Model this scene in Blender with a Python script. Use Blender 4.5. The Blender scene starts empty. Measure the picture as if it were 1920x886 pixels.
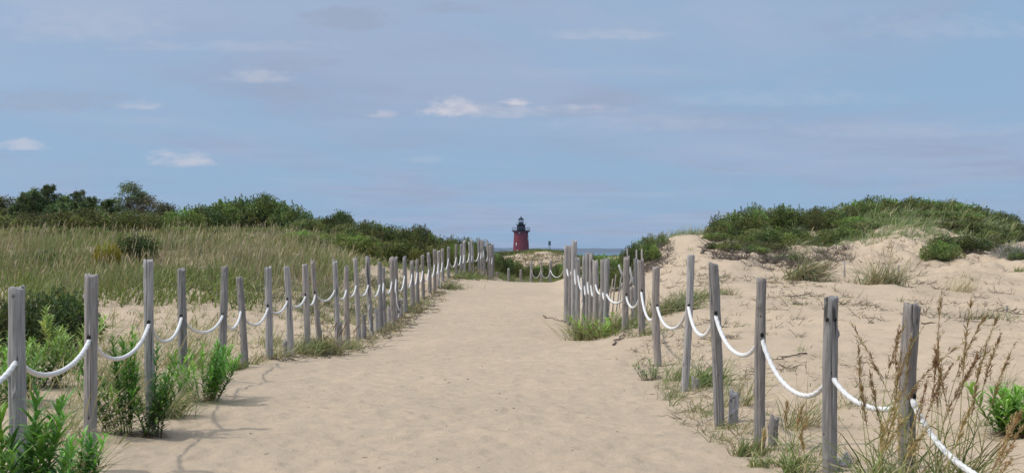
import bpy, math, random
import numpy as np

# ---------------------------------------------------------------- camera, world, sun, exposure
SC = bpy.context.scene
COL = SC.collection
R = math.radians
F = 2600.0            # focal length in pixels of the 1920 px wide photograph
EYE = 1.75            # eye height above the sand
HOR = 472.0           # row of the sea horizon in the photograph

cam_d = bpy.data.cameras.new('camera')
cam_d.sensor_width = 36.0
cam_d.lens = 36.0 * F / 1920.0
cam_d.shift_y = (HOR - 443.0) / 1920.0
cam_d.clip_start = 0.1
cam_d.clip_end = 60000
cam = bpy.data.objects.new('camera', cam_d)
COL.objects.link(cam)
cam.location = (0, 0, EYE)
cam.rotation_euler = (R(90), 0, 0)
SC.camera = cam

SUN_EL, SUN_AZ = 56.0, 262.0     # azimuth clockwise from +Y: the sun stands to the left
sun_dir = (math.sin(R(SUN_AZ)) * math.cos(R(SUN_EL)), math.cos(R(SUN_AZ)) * math.cos(R(SUN_EL)), math.sin(R(SUN_EL)))

world = bpy.data.worlds.new('World')
SC.world = world
world.use_nodes = True
nt = world.node_tree
nt.nodes.clear()


class NT:
    """tiny helper for building node trees"""
    def __init__(self, tree):
        self.t = tree

    def n(self, kind, ins=None, **props):
        nd = self.t.nodes.new(kind)
        for k, v in props.items():
            setattr(nd, k, v)
        for k, v in (ins or {}).items():
            s = nd.inputs[k]
            if hasattr(v, 'is_output'):
                self.t.links.new(v, s)
            else:
                s.default_value = v
        return nd

    def math(self, op, a, b=0.0, c=0.0, clamp=False):
        return self.n('ShaderNodeMath', {0: a, 1: b, 2: c}, operation=op, use_clamp=clamp).outputs[0]

    def mix(self, f, a, b, blend='MIX'):
        m = self.n('ShaderNodeMix', {0: f, 6: a, 7: b}, data_type='RGBA', blend_type=blend)
        return m.outputs[2]

    def ramp(self, v, lo, hi, a=0.0, b=1.0):
        return self.n('ShaderNodeMapRange', {0: v, 1: lo, 2: hi, 3: a, 4: b}, interpolation_type='SMOOTHSTEP').outputs[0]


w = NT(nt)
sky = w.n('ShaderNodeTexSky', sky_type='NISHITA', sun_disc=False, sun_elevation=R(SUN_EL), sun_rotation=R(SUN_AZ),
          altitude=0.0, air_density=1.0, dust_density=1.0, ozone_density=1.0)
tc = w.n('ShaderNodeTexCoord')
sep = w.n('ShaderNodeSeparateXYZ', {0: tc.outputs['Generated']})
dx, dy, dz = sep.outputs
# clouds live on a sheet high above: project the direction on it
den = w.math('MAXIMUM', w.math('ADD', dz, 0.035), 0.02)
cx = w.math('DIVIDE', dx, den)
cy = w.math('DIVIDE', dy, den)
cvec = w.n('ShaderNodeCombineXYZ', {0: w.math('MULTIPLY', cx, 0.55), 1: w.math('MULTIPLY', cy, 0.28), 2: 3.3}).outputs[0]
n1 = w.n('ShaderNodeTexNoise', {'Vector': cvec, 'Scale': 0.9, 'Detail': 6.0, 'Roughness': 0.55, 'Distortion': 0.6}).outputs[0]
cvec2 = w.n('ShaderNodeCombineXYZ', {0: w.math('MULTIPLY', cx, 0.6), 1: w.math('MULTIPLY', cy, 0.55), 2: 9.1}).outputs[0]
n2 = w.n('ShaderNodeTexNoise', {'Vector': cvec2, 'Scale': 1.3, 'Detail': 5.0, 'Roughness': 0.6, 'Distortion': 0.3}).outputs[0]
veil = w.ramp(n1, 0.38, 0.62, 0.1, 1.0)
VEIL = (2.80, 3.58, 4.95, 1)
GREYV = (2.66, 3.26, 4.50, 1)
CLEAR = (2.25, 3.50, 5.15, 1)
base = w.mix(0.93, sky.outputs[0], CLEAR)
veilc = w.mix(w.ramp(n2, 0.42, 0.66), VEIL, GREYV)
skyc = w.mix(veil, base, veilc)
hi = w.math('MULTIPLY', w.ramp(n2, 0.30, 0.44, 1.0, 0.0), 0.22)
skyc = w.mix(hi, skyc, (3.6, 4.1, 5.15, 1))
# a few small cumulus puffs: (px, py, half width px, half height px, strength) read as directions
azi = w.math('DIVIDE', dx, w.math('MAXIMUM', dy, 0.05))
ele = w.math('DIVIDE', dz, w.math('MAXIMUM', dy, 0.05))
nz = w.n('ShaderNodeTexNoise', {'Vector': w.n('ShaderNodeCombineXYZ', {0: w.math('MULTIPLY', azi, 75.0), 1: w.math('MULTIPLY', ele, 170.0), 2: 1.7}).outputs[0],
                                'Scale': 1.0, 'Detail': 6.0, 'Roughness': 0.62}).outputs[0]
nzo = w.math('MULTIPLY', w.math('SUBTRACT', nz, 0.5), 4.2)
front = w.math('GREATER_THAN', dy, 0.2)
PUFFS = [(850, 207, 52, 24, 0.95), (905, 214, 120, 18, 0.4), (970, 193, 30, 10, 0.95), (722, 217, 32, 9, 0.5), (1085, 203, 40, 8, 0.4),
         (340, 304, 62, 22, 0.75), (40, 276, 48, 16, 0.6), (265, 200, 50, 14, 0.45), (480, 148, 70, 20, 0.42), (800, 300, 45, 10, 0.2),
         (1130, 68, 130, 16, 0.3), (1440, 190, 260, 22, 0.16), (1250, 236, 220, 20, 0.16), (1700, 250, 240, 20, 0.14), (1800, 60, 220, 34, 0.16), (150, 60, 180, 44, 0.18),
         (420, 90, 220, 16, 0.2), (1080, 208, 110, 14, 0.22)]
for (px, py, hw, hh, st) in PUFFS:
    a0, e0 = (px - 960) / F, (HOR - py) / F
    da = w.math('DIVIDE', w.math('SUBTRACT', azi, a0), hw / F)
    up = w.math('SUBTRACT', ele, e0)
    # flat underneath, round on top
    de = w.math('DIVIDE', up, w.math('MULTIPLY_ADD', w.math('GREATER_THAN', up, 0.0), hh * 0.55 / F, hh * 0.45 / F))
    d2 = w.math('ADD', w.math('MULTIPLY', da, da), w.math('MULTIPLY', de, de))
    m = w.ramp(w.math('ADD', d2, nzo), 1.5, -0.6)
    m = w.math('MULTIPLY', w.math('MULTIPLY', m, st), front)
    skyc = w.mix(m, skyc, (4.9, 4.9, 5.5, 1))
for (px, py, hw, hh, st) in [(650, 36, 110, 26, 0.5), (855, 16, 70, 13, 0.4), (90, 190, 170, 26, 0.4), (560, 112, 90, 16, 0.25), (500, 172, 150, 20, 0.3)]:
    a0, e0 = (px - 960) / F, (HOR - py) / F
    da = w.math('DIVIDE', w.math('SUBTRACT', azi, a0), hw / F)
    de = w.math('DIVIDE', w.math('SUBTRACT', ele, e0), hh / F)
    d2 = w.math('ADD', w.math('MULTIPLY', da, da), w.math('MULTIPLY', de, de))
    m = w.math('MULTIPLY', w.math('MULTIPLY', w.ramp(w.math('ADD', d2, w.math('MULTIPLY', nzo, 0.7)), 1.2, 0.0), st), front)
    skyc = w.mix(m, skyc, (2.6, 3.0, 4.0, 1))
# the thin cloud sheet glows around the veiled sun, high on the left and outside the view
dot = w.n('ShaderNodeVectorMath', {0: tc.outputs['Generated'], 1: sun_dir}, operation='DOT_PRODUCT').outputs['Value']
glow = w.math('MULTIPLY', w.math('POWER', w.math('MAXIMUM', dot, 0.0), 3.0), 2.1)
glow = w.math('ADD', glow, w.ramp(dz, 0.3, 0.9, 0.0, 0.35))
skyc = w.n('ShaderNodeVectorMath', {0: skyc, 1: w.n('ShaderNodeVectorMath', {0: (5.2, 5.0, 4.9), 'Scale': glow}, operation='SCALE').outputs[0]}, operation='ADD').outputs[0]
bg = w.n('ShaderNodeBackground', {'Color': skyc, 'Strength': 0.1})
wo = w.n('ShaderNodeOutputWorld', {'Surface': bg.outputs[0]})

sun_d = bpy.data.lights.new('sun', 'SUN')
sun_d.energy = 1.8
sun_d.angle = R(1.6)
sun_d.color = (1.0, 0.94, 0.85)
sun = bpy.data.objects.new('sun', sun_d)
COL.objects.link(sun)
sun.location = (-30, 0, 60)
from mathutils import Vector, Matrix
sun.rotation_euler = Vector(sun_dir).to_track_quat('Z', 'Y').to_euler()

SC.view_settings.view_transform = 'Standard'
SC.view_settings.look = 'None'
SC.view_settings.gamma = 1.0
SC.view_settings.use_curve_mapping = False
SC.view_settings.exposure = 0.32
try:
    SC.cycles.use_denoising = True
    SC.cycles.max_bounces = 6
    SC.cycles.diffuse_bounces = 3
    SC.cycles.transparent_max_bounces = 6
    SC.cycles.volume_bounces = 0
except Exception:
    pass

# ---------------------------------------------------------------- helpers
def P(px, py, Y):
    """a point of the photograph at depth Y metres -> world"""
    return ((px - 960.0) / F * Y, Y, EYE - (py - HOR) / F * Y)


def Z(py, Y):
    return EYE - (py - HOR) / F * Y


def tag(o, label=None, cat=None, group=None, kind=None):
    if label: o['label'] = label
    if cat: o['category'] = cat
    if group: o['group'] = group
    if kind: o['kind'] = kind
    return o


def empty(name, loc=(0, 0, 0)):
    o = bpy.data.objects.new(name, None)
    COL.objects.link(o)
    o.location = loc
    o.empty_display_size = 0.2
    return o


def mesh_data(name, V, Q, col=None, smooth=True, tris=False):
    V = np.asarray(V, np.float32)
    Q = np.asarray(Q, np.int32)
    k = Q.shape[1]
    me = bpy.data.meshes.new(name)
    me.vertices.add(len(V))
    me.vertices.foreach_set('co', V.ravel())
    me.loops.add(Q.size)
    me.loops.foreach_set('vertex_index', Q.ravel())
    me.polygons.add(len(Q))
    me.polygons.foreach_set('loop_start', np.arange(0, Q.size, k, dtype=np.int32))
    me.polygons.foreach_set('loop_total', np.full(len(Q), k, np.int32))
    if smooth:
        me.polygons.foreach_set('use_smooth', np.ones(len(Q), bool))
    if col is not None:
        a = me.attributes.new('Col', 'FLOAT_COLOR', 'POINT')
        c = np.ones((len(V), 4), np.float32)
        c[:, :3] = col
        a.data.foreach_set('color', c.ravel())
    me.update(calc_edges=True)
    return me


def link(name, me, mat, parent=None, loc=(0, 0, 0)):
    if mat is not None and not me.materials:
        me.materials.append(mat)
    o = bpy.data.objects.new(name, me)
    COL.objects.link(o)
    o.location = loc
    if parent is not None:
        o.parent = parent
    return o


class MB:
    """collects quads"""
    def __init__(self):
        self.v, self.q, self.c, self.n = [], [], [], 0

    def add(self, V, Q, c=None):
        V = np.asarray(V, float)
        self.v.append(V)
        self.q.append(np.asarray(Q, int) + self.n)
        if c is not None:
            c = np.asarray(c, float)
            if c.ndim == 1:
                c = np.tile(c, (len(V), 1))
            self.c.append(c)
        self.n += len(V)

    def data(self, name, smooth=True):
        return mesh_data(name, np.vstack(self.v), np.vstack(self.q), np.vstack(self.c) if self.c else None, smooth)

    def build(self, name, mat, parent=None, loc=(0, 0, 0), smooth=True):
        return link(name, self.data(name, smooth), mat, parent, loc)


def nrm(a):
    return a / np.maximum(np.linalg.norm(a, axis=-1, keepdims=True), 1e-9)


def tube(pts, rad, sides=6, c=None, mb=None, close=True):
    pts = np.asarray(pts, float)
    n = len(pts)
    rad = np.broadcast_to(np.asarray(rad, float), (n,))
    T = nrm(np.gradient(pts, axis=0))
    up = np.array([0, 0, 1.0]) if abs(T[0][2]) < 0.9 else np.array([1.0, 0, 0])
    A = nrm(np.cross(T, up)); B = np.cross(T, A)
    ang = np.linspace(0, 2 * np.pi, sides, endpoint=False)
    V = pts[:, None, :] + rad[:, None, None] * (np.cos(ang)[None, :, None] * A[:, None, :] + np.sin(ang)[None, :, None] * B[:, None, :])
    V = V.reshape(-1, 3)
    i = np.arange(n - 1)[:, None] * sides; j = np.arange(sides)[None, :]; j2 = (j + 1) % sides
    Q = np.stack([i + j, i + j2, i + sides + j2, i + sides + j], -1).reshape(-1, 4)
    if close:
        V = np.vstack([V, pts[0], pts[-1]])
        a, b = n * sides, n * sides + 1
        e = np.arange(sides); e2 = (e + 1) % sides
        # caps as degenerate-free quads: use triangles doubled on the centre
        for k in range(0, sides, 2):
            Q = np.vstack([Q, [[a, (k + 2) % sides, (k + 1) % sides, k]], [[b, (n - 1) * sides + k, (n - 1) * sides + (k + 1) % sides, (n - 1) * sides + (k + 2) % sides]]])
    if mb is None:
        mb = MB()
    mb.add(V, Q, c)
    return mb


def ribbons(rng, P0, D, L, W, droop, prof, col, side=None, mb=None, k=None):
    """many bent ribbons at once (grass blades, leaves)"""
    P0 = np.asarray(P0, float); n = len(P0)
    D = nrm(np.broadcast_to(np.asarray(D, float), (n, 3)))
    L = np.broadcast_to(L, (n,)); W = np.broadcast_to(W, (n,)); droop = np.broadcast_to(droop, (n,))
    prof = np.asarray(prof, float); k = len(prof) - 1
    t = np.linspace(0, 1, k + 1)
    if side is None:
        side = nrm(np.cross(D, rng.normal(size=(n, 3))))
    elif side == 'up':
        side = nrm(np.cross(D, np.array([0, 0, 1.0])) + 0.001)
    H = D.copy(); H[:, 2] = 0
    hn = np.linalg.norm(H, axis=1, keepdims=True)
    H = H / np.maximum(hn, 1e-6)
    Pt = P0[:, None, :] + D[:, None, :] * (L[:, None] * t)[..., None]
    Pt[..., 2] -= (droop * L)[:, None] * t[None] ** 2.2 * 0.8
    Pt += H[:, None, :] * ((droop * L)[:, None] * t[None] ** 2 * 0.45)[..., None]
    off = side[:, None, :] * (0.5 * W[:, None] * prof[None])[..., None]
    V = np.stack([Pt - off, Pt + off], 2).reshape(-1, 3)
    b = (np.arange(n) * (k + 1) * 2)[:, None] + (np.arange(k) * 2)[None]
    Q = np.stack([b, b + 1, b + 3, b + 2], -1).reshape(-1, 4)
    C = np.repeat(np.asarray(col, float), (k + 1) * 2, axis=0) if np.ndim(col) == 2 else np.tile(col, (len(V), 1))
    if mb is None:
        mb = MB()
    mb.add(V, Q, C)
    return mb


def vnoise(x, y, seed=0):
    """smooth value noise, vectorised"""
    xi = np.floor(x).astype(np.int64); yi = np.floor(y).astype(np.int64)
    xf = x - xi; yf = y - yi
    u = xf * xf * xf * (xf * (xf * 6 - 15) + 10); v = yf * yf * yf * (yf * (yf * 6 - 15) + 10)

    def h(a, b):
        q = (a * 374761393 + b * 668265263 + seed * 1442695041) & 0xffffffff
        q = ((q ^ (q >> 13)) * 1274126177) & 0xffffffff
        q = (q ^ (q >> 16)) & 0xffff
        return q / 32767.5 - 1.0
    return (h(xi, yi) * (1 - u) + h(xi + 1, yi) * u) * (1 - v) + (h(xi, yi + 1) * (1 - u) + h(xi + 1, yi + 1) * u) * v


def fbm(x, y, oct=4, seed=0, gain=0.5):
    s, a, t = 0, 1.0, 0
    for k in range(oct):
        s = s + a * vnoise(x * 2 ** k + 17.3 * k, y * 2 ** k - 9.1 * k, seed + k)
        t += a; a *= gain
    return s / t


ORD = ['first', 'second', 'third', 'fourth', 'fifth', 'sixth', 'seventh', 'eighth', 'ninth', 'tenth', 'eleventh', 'twelfth', 'thirteenth',
       'fourteenth', 'fifteenth', 'sixteenth', 'seventeenth', 'eighteenth', 'nineteenth', 'twentieth']


def ordinal(i):
    if i < 20: return ORD[i]
    if i == 29: return 'thirtieth'
    if i == 39: return 'fortieth'
    return ('twenty ' if i < 30 else 'thirty ' if i < 40 else 'forty ') + ORD[(i % 10)] if i % 10 != 9 else 'fiftieth'


# ---------------------------------------------------------------- materials
def new_mat(name):
    m = bpy.data.materials.new(name)
    m.use_nodes = True
    m.node_tree.nodes.clear()
    return m, NT(m.node_tree)


def finish(t, shader, disp=None):
    t.n('ShaderNodeOutputMaterial', {'Surface': shader})


def mat_sand():
    m, t = new_mat('sand')
    pos = t.n('ShaderNodeNewGeometry').outputs['Position']
    big = t.n('ShaderNodeTexNoise', {'Vector': pos, 'Scale': 0.35, 'Detail': 4.0}).outputs[0]
    med = t.n('ShaderNodeTexNoise', {'Vector': pos, 'Scale': 3.1, 'Detail': 5.0, 'Roughness': 0.6}).outputs[0]
    fine = t.n('ShaderNodeTexNoise', {'Vector': pos, 'Scale': 45.0, 'Detail': 4.0, 'Roughness': 0.7}).outputs[0]
    grain = t.n('ShaderNodeTexNoise', {'Vector': pos, 'Scale': 420.0, 'Detail': 2.0}).outputs[0]
    c = t.mix(t.ramp(big, 0.3, 0.7), (0.408, 0.322, 0.230, 1), (0.455, 0.357, 0.252, 1))
    c = t.mix(t.math('MULTIPLY', t.ramp(med, 0.38, 0.66), 0.5), c, (0.350, 0.290, 0.218, 1))
    c = t.mix(t.math('MULTIPLY', t.ramp(fine, 0.35, 0.75), 0.28), c, (0.475, 0.395, 0.30, 1))
    c = t.mix(t.math('MULTIPLY', t.ramp(grain, 0.45, 0.8), 0.4), c, (0.32, 0.25, 0.19, 1))
    att = t.n('ShaderNodeAttribute', attribute_name='Col').outputs['Color']
    s = t.n('ShaderNodeSeparateColor', {0: att}).outputs
    # loose dry sand off the trodden strip is paler (G)
    c = t.mix(s[1], c, (1.09, 1.08, 1.07, 1), 'MULTIPLY')
    # litter under the plants (R), dark flecks of dead matter (noise thresholded)
    lit = t.n('ShaderNodeTexNoise', {'Vector': pos, 'Scale': 9.0, 'Detail': 6.0, 'Roughness': 0.75}).outputs[0]
    lm = t.math('MULTIPLY', s[0], t.ramp(lit, 0.42, 0.6), clamp=True)
    c = t.mix(lm, c, (0.16, 0.125, 0.085, 1))
    hgt = t.math('ADD', t.math('MULTIPLY', fine, 0.5), t.math('MULTIPLY', grain, 0.12))
    hgt = t.math('ADD', hgt, t.math('MULTIPLY', med, 1.2))
    rip = t.n('ShaderNodeTexNoise', {'Vector': pos, 'Scale': 11.0, 'Detail': 4.0, 'Roughness': 0.55}).outputs[0]
    hgt = t.math('ADD', hgt, t.math('MULTIPLY', rip, 1.3))
    b = t.n('ShaderNodeBump', {'Height': hgt, 'Strength': 0.75, 'Distance': 0.03}).outputs[0]
    sh = t.n('ShaderNodeBsdfPrincipled', {'Base Color': c, 'Roughness': 0.95, 'Specular IOR Level': 0.15, 'Normal': b})
    finish(t, sh.outputs[0])
    return m


def mat_leaf(name, rough=0.55, trans=0.25, var=0.25, spec=0.3):
    m, t = new_mat(name)
    att = t.n('ShaderNodeAttribute', attribute_name='Col').outputs['Color']
    oi = t.n('ShaderNodeObjectInfo')
    hsv = t.n('ShaderNodeHueSaturation', {'Hue': t.ramp(oi.outputs['Random'], 0, 1, 0.485, 0.515),
                                          'Saturation': 1.0, 'Value': t.ramp(oi.outputs['Random'], 0, 1, 1 - var, 1 + var), 'Color': att})
    c = t.mix(1.0, hsv.outputs[0], oi.outputs['Color'], 'MULTIPLY')
    if name == 'shrub_leaves':
        c = t.mix(1.0, c, (1.22, 1.18, 1.1, 1), 'MULTIPLY')
    p = t.n('ShaderNodeBsdfPrincipled', {'Base Color': c, 'Roughness': rough, 'Specular IOR Level': spec})
    tr = t.n('ShaderNodeBsdfTranslucent', {'Color': t.mix(1.0, c, (1.0, 1.1, 0.6, 1), 'MULTIPLY')})
    mx = t.n('ShaderNodeMixShader', {0: trans, 1: p.outputs[0], 2: tr.outputs[0]})
    finish(t, mx.outputs[0])
    return m


def mat_wood():
    m, t = new_mat('weathered_wood')
    tcn = t.n('ShaderNodeTexCoord').outputs['Object']
    oi = t.n('ShaderNodeObjectInfo').outputs['Random']
    mp = t.n('ShaderNodeMapping', {'Vector': tcn, 'Scale': (1, 1, 0.045), 'Location': (0, 0, 0)}).outputs[0]
    mp2 = t.n('ShaderNodeVectorMath', {0: mp, 1: t.n('ShaderNodeCombineXYZ', {0: t.math('MULTIPLY', oi, 37.0), 1: 0.0, 2: 0.0}).outputs[0]}, operation='ADD').outputs[0]
    g = t.n('ShaderNodeTexNoise', {'Vector': mp2, 'Scale': 75.0, 'Detail': 5.0, 'Roughness': 0.65}).outputs[0]
    g2 = t.n('ShaderNodeTexNoise', {'Vector': mp2, 'Scale': 24.0, 'Detail': 3.0, 'Distortion': 0.4}).outputs[0]
    bl = t.n('ShaderNodeTexNoise', {'Vector': tcn, 'Scale': 5.0, 'Detail': 4.0}).outputs[0]
    c = t.mix(t.ramp(g, 0.32, 0.68), (0.215, 0.195, 0.182, 1), (0.39, 0.365, 0.345, 1))
    c = t.mix(t.math('MULTIPLY', t.ramp(bl, 0.45, 0.75), 0.55), c, (0.29, 0.26, 0.23, 1))
    c = t.mix(t.math('MULTIPLY', t.ramp(g2, 0.64, 0.68), 0.8), c, (0.04, 0.036, 0.034, 1))
    kn = t.n('ShaderNodeSeparateColor', {0: t.n('ShaderNodeAttribute', attribute_name='Col').outputs['Color']}).outputs[0]
    kn = t.math('MULTIPLY', kn, t.n('ShaderNodeAttribute', attribute_name='Col').outputs['Alpha'])
    c = t.mix(t.ramp(kn, 0.25, 0.8), c, (0.075, 0.06, 0.05, 1))
    hv = t.n('ShaderNodeHueSaturation', {'Saturation': t.ramp(t.math('FRACT', t.math('MULTIPLY', oi, 7.3)), 0, 1, 0.5, 1.5), 'Value': t.ramp(oi, 0, 1, 0.72, 1.15), 'Color': c}).outputs[0]
    h = t.math('SUBTRACT', t.math('MULTIPLY', g, 0.6), t.ramp(g2, 0.58, 0.66))
    b = t.n('ShaderNodeBump', {'Height': h, 'Strength': 0.8, 'Distance': 0.006}).outputs[0]
    sh = t.n('ShaderNodeBsdfPrincipled', {'Base Color': hv, 'Roughness': 0.9, 'Specular IOR Level': 0.15, 'Normal': b})
    finish(t, sh.outputs[0])
    return m


def mat_plain(name, c, rough=0.7, noise=0.0, nscale=20.0, dark=None, spec=0.3, metallic=0.0, bump=0.0):
    m, t = new_mat(name)
    col = (*c, 1)
    pos = t.n('ShaderNodeTexCoord').outputs['Object']
    nn = t.n('ShaderNodeTexNoise', {'Vector': pos, 'Scale': nscale, 'Detail': 5.0, 'Roughness': 0.6}).outputs[0]
    d = dark or tuple(v * 0.6 for v in c)
    cc = t.mix(t.math('MULTIPLY', t.ramp(nn, 0.35, 0.7), noise), col, (*d, 1))
    ins = {'Base Color': cc, 'Roughness': rough, 'Specular IOR Level': spec, 'Metallic': metallic}
    if bump:
        ins['Normal'] = t.n('ShaderNodeBump', {'Height': nn, 'Strength': 0.6, 'Distance': bump}).outputs[0]
    sh = t.n('ShaderNodeBsdfPrincipled', ins)
    finish(t, sh.outputs[0])
    return m


def mat_sea():
    m, t = new_mat('sea_water')
    pos = t.n('ShaderNodeNewGeometry').outputs['Position']
    mp = t.n('ShaderNodeMapping', {'Vector': pos, 'Scale': (0.01, 0.002, 1)}).outputs[0]
    nn = t.n('ShaderNodeTexNoise', {'Vector': mp, 'Scale': 1.0, 'Detail': 6.0}).outputs[0]
    c = t.mix(t.ramp(nn, 0.35, 0.65), (0.05, 0.115, 0.165, 1), (0.075, 0.15, 0.20, 1))
    mp2 = t.n('ShaderNodeMapping', {'Vector': pos, 'Scale': (0.4, 0.15, 1)}).outputs[0]
    wv = t.n('ShaderNodeTexNoise', {'Vector': mp2, 'Scale': 1.0, 'Detail': 5.0}).outputs[0]
    b = t.n('ShaderNodeBump', {'Height': wv, 'Strength': 0.6, 'Distance': 1.0}).outputs[0]
    sh = t.n('ShaderNodeBsdfPrincipled', {'Base Color': c, 'Roughness': 0.55, 'Specular IOR Level': 0.3, 'Normal': b})
    finish(t, sh.outputs[0])
    return m


M_SAND = mat_sand()
M_LEAF = mat_leaf('shrub_leaves', 0.6, 0.2, 0.22)
M_WEED = mat_leaf('weed_leaves', 0.5, 0.3, 0.08, 0.35)
M_GRASS = mat_leaf('grass_blades', 0.7, 0.25, 0.06, 0.2)
M_BARK = mat_plain('bark', (0.17, 0.145, 0.125), 0.9, 0.8, 14.0, (0.07, 0.055, 0.045))
M_WOOD = mat_wood()
M_ROPE = mat_plain('white_rope', (0.64, 0.64, 0.63), 0.8, 0.35, 60.0, (0.5, 0.49, 0.46), 0.2, bump=0.004)
M_HOLE_SHADE = mat_plain('hole_shade', (0.02, 0.018, 0.016), 0.95, 0.3, 30.0)  # near-black colour stands in for the shade inside a bored hole
M_SEA = mat_sea()

# ---------------------------------------------------------------- the lie of the land
# post rows read off the photograph: (x at foot, foot y or None, x at top, top y, depth Y, rope y, width px or None)
LEFT = [(38, None, 31, 540, 8.9, 673, 32), (167, 884, 170, 516, 11.0, 633, 26), (284, 806, 281, 488, 13.7, 604, 19.5), (343, 741, 337, 505, 16.5, 593, 17),
        (414, 716, 420, 500, 18.7, 589, 15), (459, 688, 447, 520, 20.8, 580, 13.5), (505, 674, 502, 501, 22.2, 573, 12.5), (545, 669, 538, 500, 23.0, 560, 11.5),
        (577, 666, 573, 495, 23.9, 552, 11), (602, 663, 587, 490, 24.6, 548, 10), (634, 660, 627, 490, 25.3, 538, 10), (652, 652, 649, 501, 26.2, 540, 10),
        (673, 636, 666, 485, 27.2, 532, 9), (697, 627, 690, 483, 28.2, 528, 9), (715, 620, 712, 493, 29.2, 529, 9), (722, 615, 718, 502, 30.0, 527, 7),
        (738, 609, 734, 484, 30.9, 522, 9.5), (745, 600, 742, 484, 31.8, 520, 8), (760, 587, 758, 482, 33.6, 514, 8), (774, 580, 772, 489, 35.2, 510, 8),
        (783, 574, 782, 487, 36.6, 507, 7), (794, 562, 792, 480, 38.4, 505, 6.5), (806, 548, 803, 475, 40.2, 502, 6.5), (815, 543, 815, 468, 41.8, 494, 6),
        (822, 541, 822, 471, 43.0, 491, 6), (830, 530, 829, 468, 44.2, 488, 6), (841, 524, 841, 463, 45.6, 482, 5.5), (856, 518, 856, 458, 47.2, 480, 5.5),
        (864, 516, 864, 458, 48.4, 476, 5), (871, 518, 870, 452, 49.6, 474, 5.5), (880, 520, 880, 454, 50.6, 473, 5), (886, 521, 885, 450, 51.4, 474, 5),
        (899, 523, 898, 450, 52.4, 470, 5), (904, 524, 902, 450, 53.0, 468, 5), (909, 524, 906, 452, 53.6, 466, 5), (915, 525, 914, 454, 54.2, 478, 5),
        (919, 525, 918, 461, 54.8, 480, 5), (924, 525, 923, 458, 55.4, 478, 5)]
RIGHT = [(1703, None, 1711, 571, 9.8, 742, 30), (1556, 892, 1560, 556, 10.9, 700, 25), (1424, 843, 1428, 524, 12.3, 628, 21), (1349, 796, 1336, 494, 14.0, 587, 20),
         (1283, 733, 1295, 478, 17.4, 573, 15), (1234, 691, 1230, 501, 20.9, 573, 14), (1203, 626, 1202, 487, 24.2, 545, 12.5), (1172, 621, 1175, 484, 25.2, 552, 11.5),
         (1135, 636, 1138, 485, 26.3, 549, 9), (1128, 638, 1131, 487, 26.9, 543, 8.5), (1115, 640, 1116, 490, 27.6, 528, 9), (1106, 640, 1108, 477, 28.2, 526, 7),
         (1101, 636, 1101, 475, 28.8, 522, 7), (1094, 634, 1096, 482, 29.3, 530, 7), (1083, 622, 1083, 485, 29.9, 510, 7), (1076, 616, 1077, 452, 30.5, 496, 8),
         (1069, 611, 1071, 461, 31.1, 505, 8), (1062, 602, 1063, 461, 31.8, 498, 8)]

C = []     # control points X, Y, z


def row(Y, pts):
    for px, py in pts:
        x, y, z = P(px, py, Y)
        C.append((x, y, z))


for Y in (-14, -6, 0, 4):
    for x, z in ((-30, 1.6), (-14, 0.6), (-7, 0.2), (-3.2, 0.0), (0, -0.02), (3.0, 0), (7, 0.15), (14, 0.45), (30, 1.5)):
        C.append((x, Y, z))
for x, z in ((-30, 2.0), (-14, 0.8), (-7, 0.15), (-4.3, 0.03), (-3.3, 0.02), (-1.5, -0.02), (0, -0.02), (1.5, -0.02), (2.6, 0.0), (4.2, 0.03), (7, 0.2), (14, 0.6), (30, 2.0)):
    C.append((x, 9, z))
for x, z in ((-30, 2.2), (-14, 1.0), (-7, 0.12), (-3.9, 0.0), (-2, 0), (0, 0), (2, 0), (2.5, 0.02), (4, 0.07), (7, 0.3), (14, 0.9), (30, 2.2)):
    C.append((x, 14, z))
row(20, [(-1500, 560), (-500, 640), (0, 678), (250, 692), (440, 700), (700, 700), (960, 700), (1150, 697), (1235, 695), (1350, 685), (1500, 675), (1700, 663), (1900, 650), (2400, 600), (3500, 540)])
row(27, [(-1500, 480), (-500, 560), (0, 604), (300, 616), (500, 632), (610, 655), (700, 645), (850, 633), (1000, 633), (1100, 636), (1160, 620), (1250, 592), (1400, 584), (1500, 580), (1700, 585), (1900, 596), (2400, 580), (3500, 500)])
row(34, [(-1500, 430), (-500, 500), (0, 541), (300, 546), (500, 549), (650, 570), (715, 596), (765, 592), (850, 585), (960, 584), (1060, 584), (1130, 572), (1250, 538), (1400, 536), (1500, 537), (1700, 545), (1900, 556), (2400, 540), (3500, 460)])
row(42, [(-1500, 400), (-500, 455), (0, 490), (300, 492), (500, 500), (650, 520), (740, 535), (795, 552), (830, 553), (900, 549), (960, 548), (1050, 548), (1100, 545), (1180, 528), (1240, 496), (1330, 484), (1420, 500), (1500, 505), (1600, 497), (1700, 490), (1850, 496), (2000, 500), (2400, 480), (3500, 430)])
row(50, [(-1500, 390), (-500, 430), (0, 458), (300, 456), (500, 458), (650, 478), (740, 494), (810, 512), (860, 520), (900, 526), (960, 528), (1050, 528), (1100, 527), (1160, 512), (1200, 480), (1240, 456), (1330, 448), (1400, 466), (1550, 468), (1650, 450), (1730, 446), (1820, 462), (1900, 466), (2100, 460), (2400, 450), (3500, 410)])
row(57, [(-1500, 380), (-500, 425), (0, 445), (300, 441), (500, 438), (600, 443), (740, 460), (850, 490), (900, 514), (950, 536), (1000, 538), (1060, 536), (1110, 530), (1180, 500), (1250, 460), (1330, 446), (1400, 434), (1600, 425), (1700, 417), (1820, 425), (1900, 440), (2100, 440), (2400, 430), (3500, 400)])
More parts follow.
